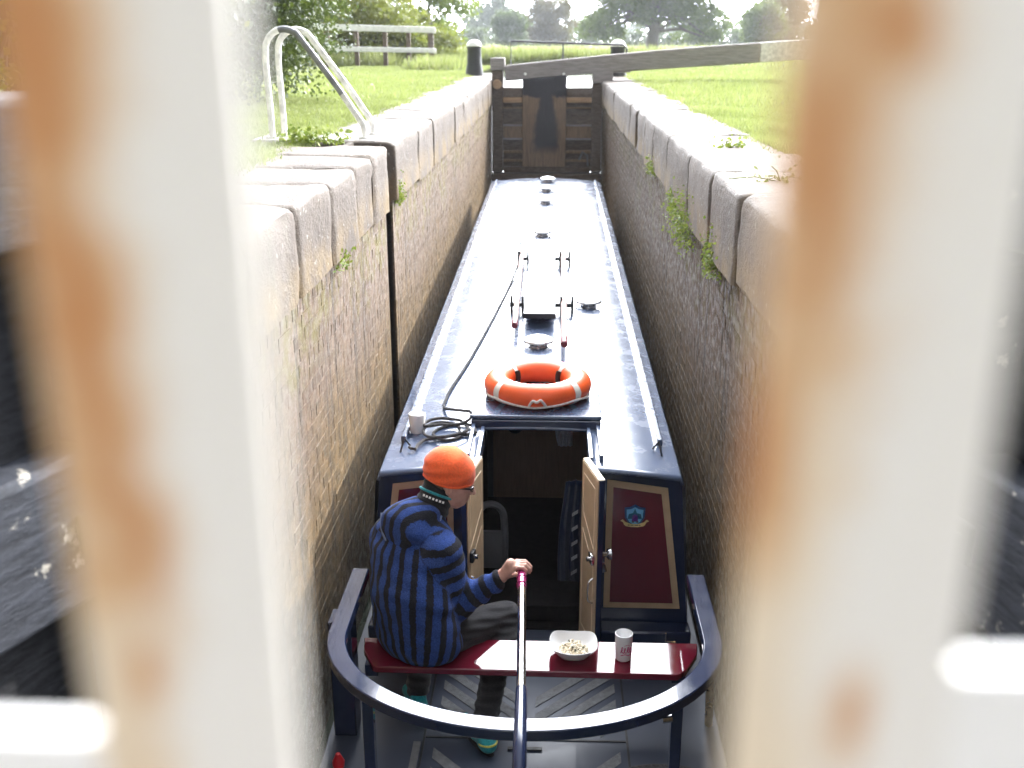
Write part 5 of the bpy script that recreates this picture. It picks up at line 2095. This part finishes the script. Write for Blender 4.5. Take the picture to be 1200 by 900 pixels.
tree('hawthorn_bush', 'hawthorn bush behind the blurred left post', 'bush', (-4.9, 11.6, -.03), 3.0,
     [(0, 0, .9, 1.2, 1.6, 1.0), (.1, .3, 2.2, 1.3, 1.5, 1.2)], 26000, .07, M['leaf_hedge'], .06, 14, HG, .26, 40)
SG = 'yellow green shrubs behind the white fence'
tree('shrub', 'tall yellow green shrub at the left end of the white fence', 'shrub', (-9.0, 39.0, -.03), 4.5,
     [(0, 0, 1.2, 1.9, 1.4, 1.3), (.8, 0, 2.6, 1.5, 1.3, 1.3), (-1.2, .3, 2.8, 1.7, 1.3, 1.6)], 16000, .15, M['leaf_shrub'], .08, 12, SG, .25, 30)
tree('shrub', 'low yellow green shrub behind the middle of the white fence', 'shrub', (-6.6, 39.5, -.03), 2.6,
     [(0, 0, .8, 1.5, 1.2, .9), (.4, 0, 1.6, 1.2, 1.0, .8), (-.9, .2, 1.7, 1.0, 1.0, .9)], 11000, .14, M['leaf_shrub'], .06, 10, SG, .25, 26)
tree('shrub', 'leggy olive shrub behind the right end of the white fence', 'shrub', (-4.9, 41.5, -.03), 1.9,
     [(0, 0, .6, 1.2, 1.0, .7), (-.4, 0, 1.2, 1.0, .9, .6)], 7000, .13, M['leaf_shrub'], .05, 8, SG, .25, 20)

# trees beyond the canal
tree('light_tree', 'light green airy tree rising behind the left end of the lock', 'tree', (-7.2, 62, 0), 5.5,
     [(-1.7, 0, 2.3, 1.5, 1.5, 1.0), (.9, .3, 2.2, 1.5, 1.5, 1.0), (-.3, 0, 3.4, 2.2, 2.0, 1.2), (1.6, 0, 3.2, 1.3, 1.3, 1.0), (.3, 0, 1.3, 1.2, 1.0, .7), (0, 0, 4.8, 2.2, 2.2, 1.4)], 14000, .17, M['leaf_light'], .13, 16, None, .22, 30)
tree('far_tree', 'tall pale bluish tree far behind the dark round one', 'tree', (-13.5, 250, 0), 16,
     [(-2.5, 0, 5, 4.0, 4, 4), (3.0, 0, 4.5, 3.6, 4, 3.6), (0, 0, 9, 4, 4, 4)], 8000, .65, M['leaf_far'], .4, 8, None, .25, 30)
tree('round_tree', 'small dark round tree in the meadow behind the left bollard', 'tree', (-6.3, 150, 0), 6,
     [(0, 0, 2.2, 2.3, 2.0, 2.0), (-.8, 0, 3.2, 1.5, 1.5, 1.4), (.8, 0, 3.0, 1.4, 1.4, 1.3)], 11000, .34, M['leaf_dark'], .2, 8, None, .24, 30)
tree('copper_tree', 'dark coppery tree between the round tree and the big oak', 'tree', (-.9, 165, 0), 8,
     [(-1.5, 0, 3.4, 2.3, 2.2, 2.6), (1.5, 0, 3.2, 2.3, 2.2, 2.4), (.2, 0, 5.6, 2.5, 2.2, 1.8), (0, 0, 1.6, 2.2, 2, 1.2)], 14000, .36, M['leaf_copper'], .3, 10, None, .24, 30)
tree('oak_tree', 'broad spreading oak in the meadow right of the gate', 'tree', (10.4, 115, 0), 9,
     [(-5.0, 0, 2.6, 2.2, 2.4, 1.2), (-3.0, -.5, 3.9, 2.8, 2.8, 1.5), (-.6, .4, 3.2, 2.0, 2.2, .9), (1.4, 0, 4.6, 3.2, 3.2, 1.6), (4.0, 0, 3.6, 2.4, 2.6, 1.6), (6.2, 0, 2.6, 2.0, 2.2, 1.6),
      (5.8, 0, 1.3, 1.5, 1.5, .9), (-6.6, 0, 1.9, 1.4, 1.7, .9), (-2.0, 0, 5.8, 4.0, 4, 1.6), (3.4, 0, 6.2, 3.8, 3.8, 1.8), (0, 0, 7.8, 4, 4, 1.8), (-4.2, 0, 1.4, 1.6, 1.6, .8), (3.6, .5, 1.5, 1.5, 1.5, .8)], 60000, .27, M['leaf_oak'], .6, 26, None, .2, 34)
tree('round_tree', 'small round bush-like tree right of the oak', 'tree', (23.5, 125, 0), 6,
     [(0, 0, 2.4, 2.3, 2.0, 2.1), (.4, 0, 3.8, 1.6, 1.5, 1.3), (0, 0, 1.2, 1.8, 1.6, 1.0)], 14000, .30, M['leaf_oak'], .2, 8, None, .22, 28)
tree('round_tree', 'taller dark round tree behind the one right of the oak', 'tree', (29, 140, 0), 8,
     [(-.8, 0, 3.8, 2.4, 2.2, 2.3), (1.0, 0, 4.8, 2.2, 2.0, 2.0), (0, 0, 6.2, 1.7, 1.7, 1.5), (0, 0, 1.8, 2, 2, 1.4)], 15000, .34, M['leaf_dark'], .25, 8, None, .22, 28)
# hedges that close the meadow
def hedge(label, x0, x1, y, h_, n, size, mat):
    root = thing('field_hedge', label, 'hedge', ((x0 + x1) / 2, y, 0))
    k = int((x1 - x0) / (h_ * 1.1)) + 1
    bl = [(x0 + (x1 - x0) * i / k + random.uniform(-.5, .5), y + random.uniform(-1, 1), h_ * random.uniform(.35, .5), h_ * .8, h_ * .6, h_ * random.uniform(.45, .7)) for i in range(k + 1)]
    P, T, C = blob_points(bl, n, 14, .3)
    P[:, 2] = np.abs(P[:, 2])
    link_mesh('foliage', leaf_mesh('foliage', P - np.array([(x0 + x1) / 2, y, 0]), size, T), mat, root)
    return root


hedge('pale olive hedge rising at the far right above the white beam end', 22, 52, 78, 2.6, 22000, .3, M['leaf_shrub'])
hedge('low dark hedge across the meadow beneath the far trees', -60, 95, 190, 2.6, 26000, .55, M['leaf_dark'])
hedge('bluish line of woodland on the horizon behind everything', -230, 330, 420, 9.0, 30000, 1.6, M['leaf_far'])

# the hazy autumn air
hz = obj('haze', MB().box(-720, 720, -75, 920, -4.6, 26), None, None, (0, 0, 0), smooth=0)
hm_ = bpy.data.materials.new('haze_air')
hm_.use_nodes = True
hm_.node_tree.nodes.clear()
ho = hm_.node_tree.nodes.new('ShaderNodeOutputMaterial')
hv = hm_.node_tree.nodes.new('ShaderNodeVolumePrincipled')
hv.inputs['Color'].default_value = (.92, .96, 1.0, 1)
hv.inputs['Density'].default_value = 0.0004
hv.inputs['Anisotropy'].default_value = .3
hm_.node_tree.links.new(hv.outputs[0], ho.inputs['Volume'])
hz.data.materials.append(hm_)
hz['kind'] = 'stuff'
tag(hz, 'pale haze lying over the meadow and far trees', 'haze')
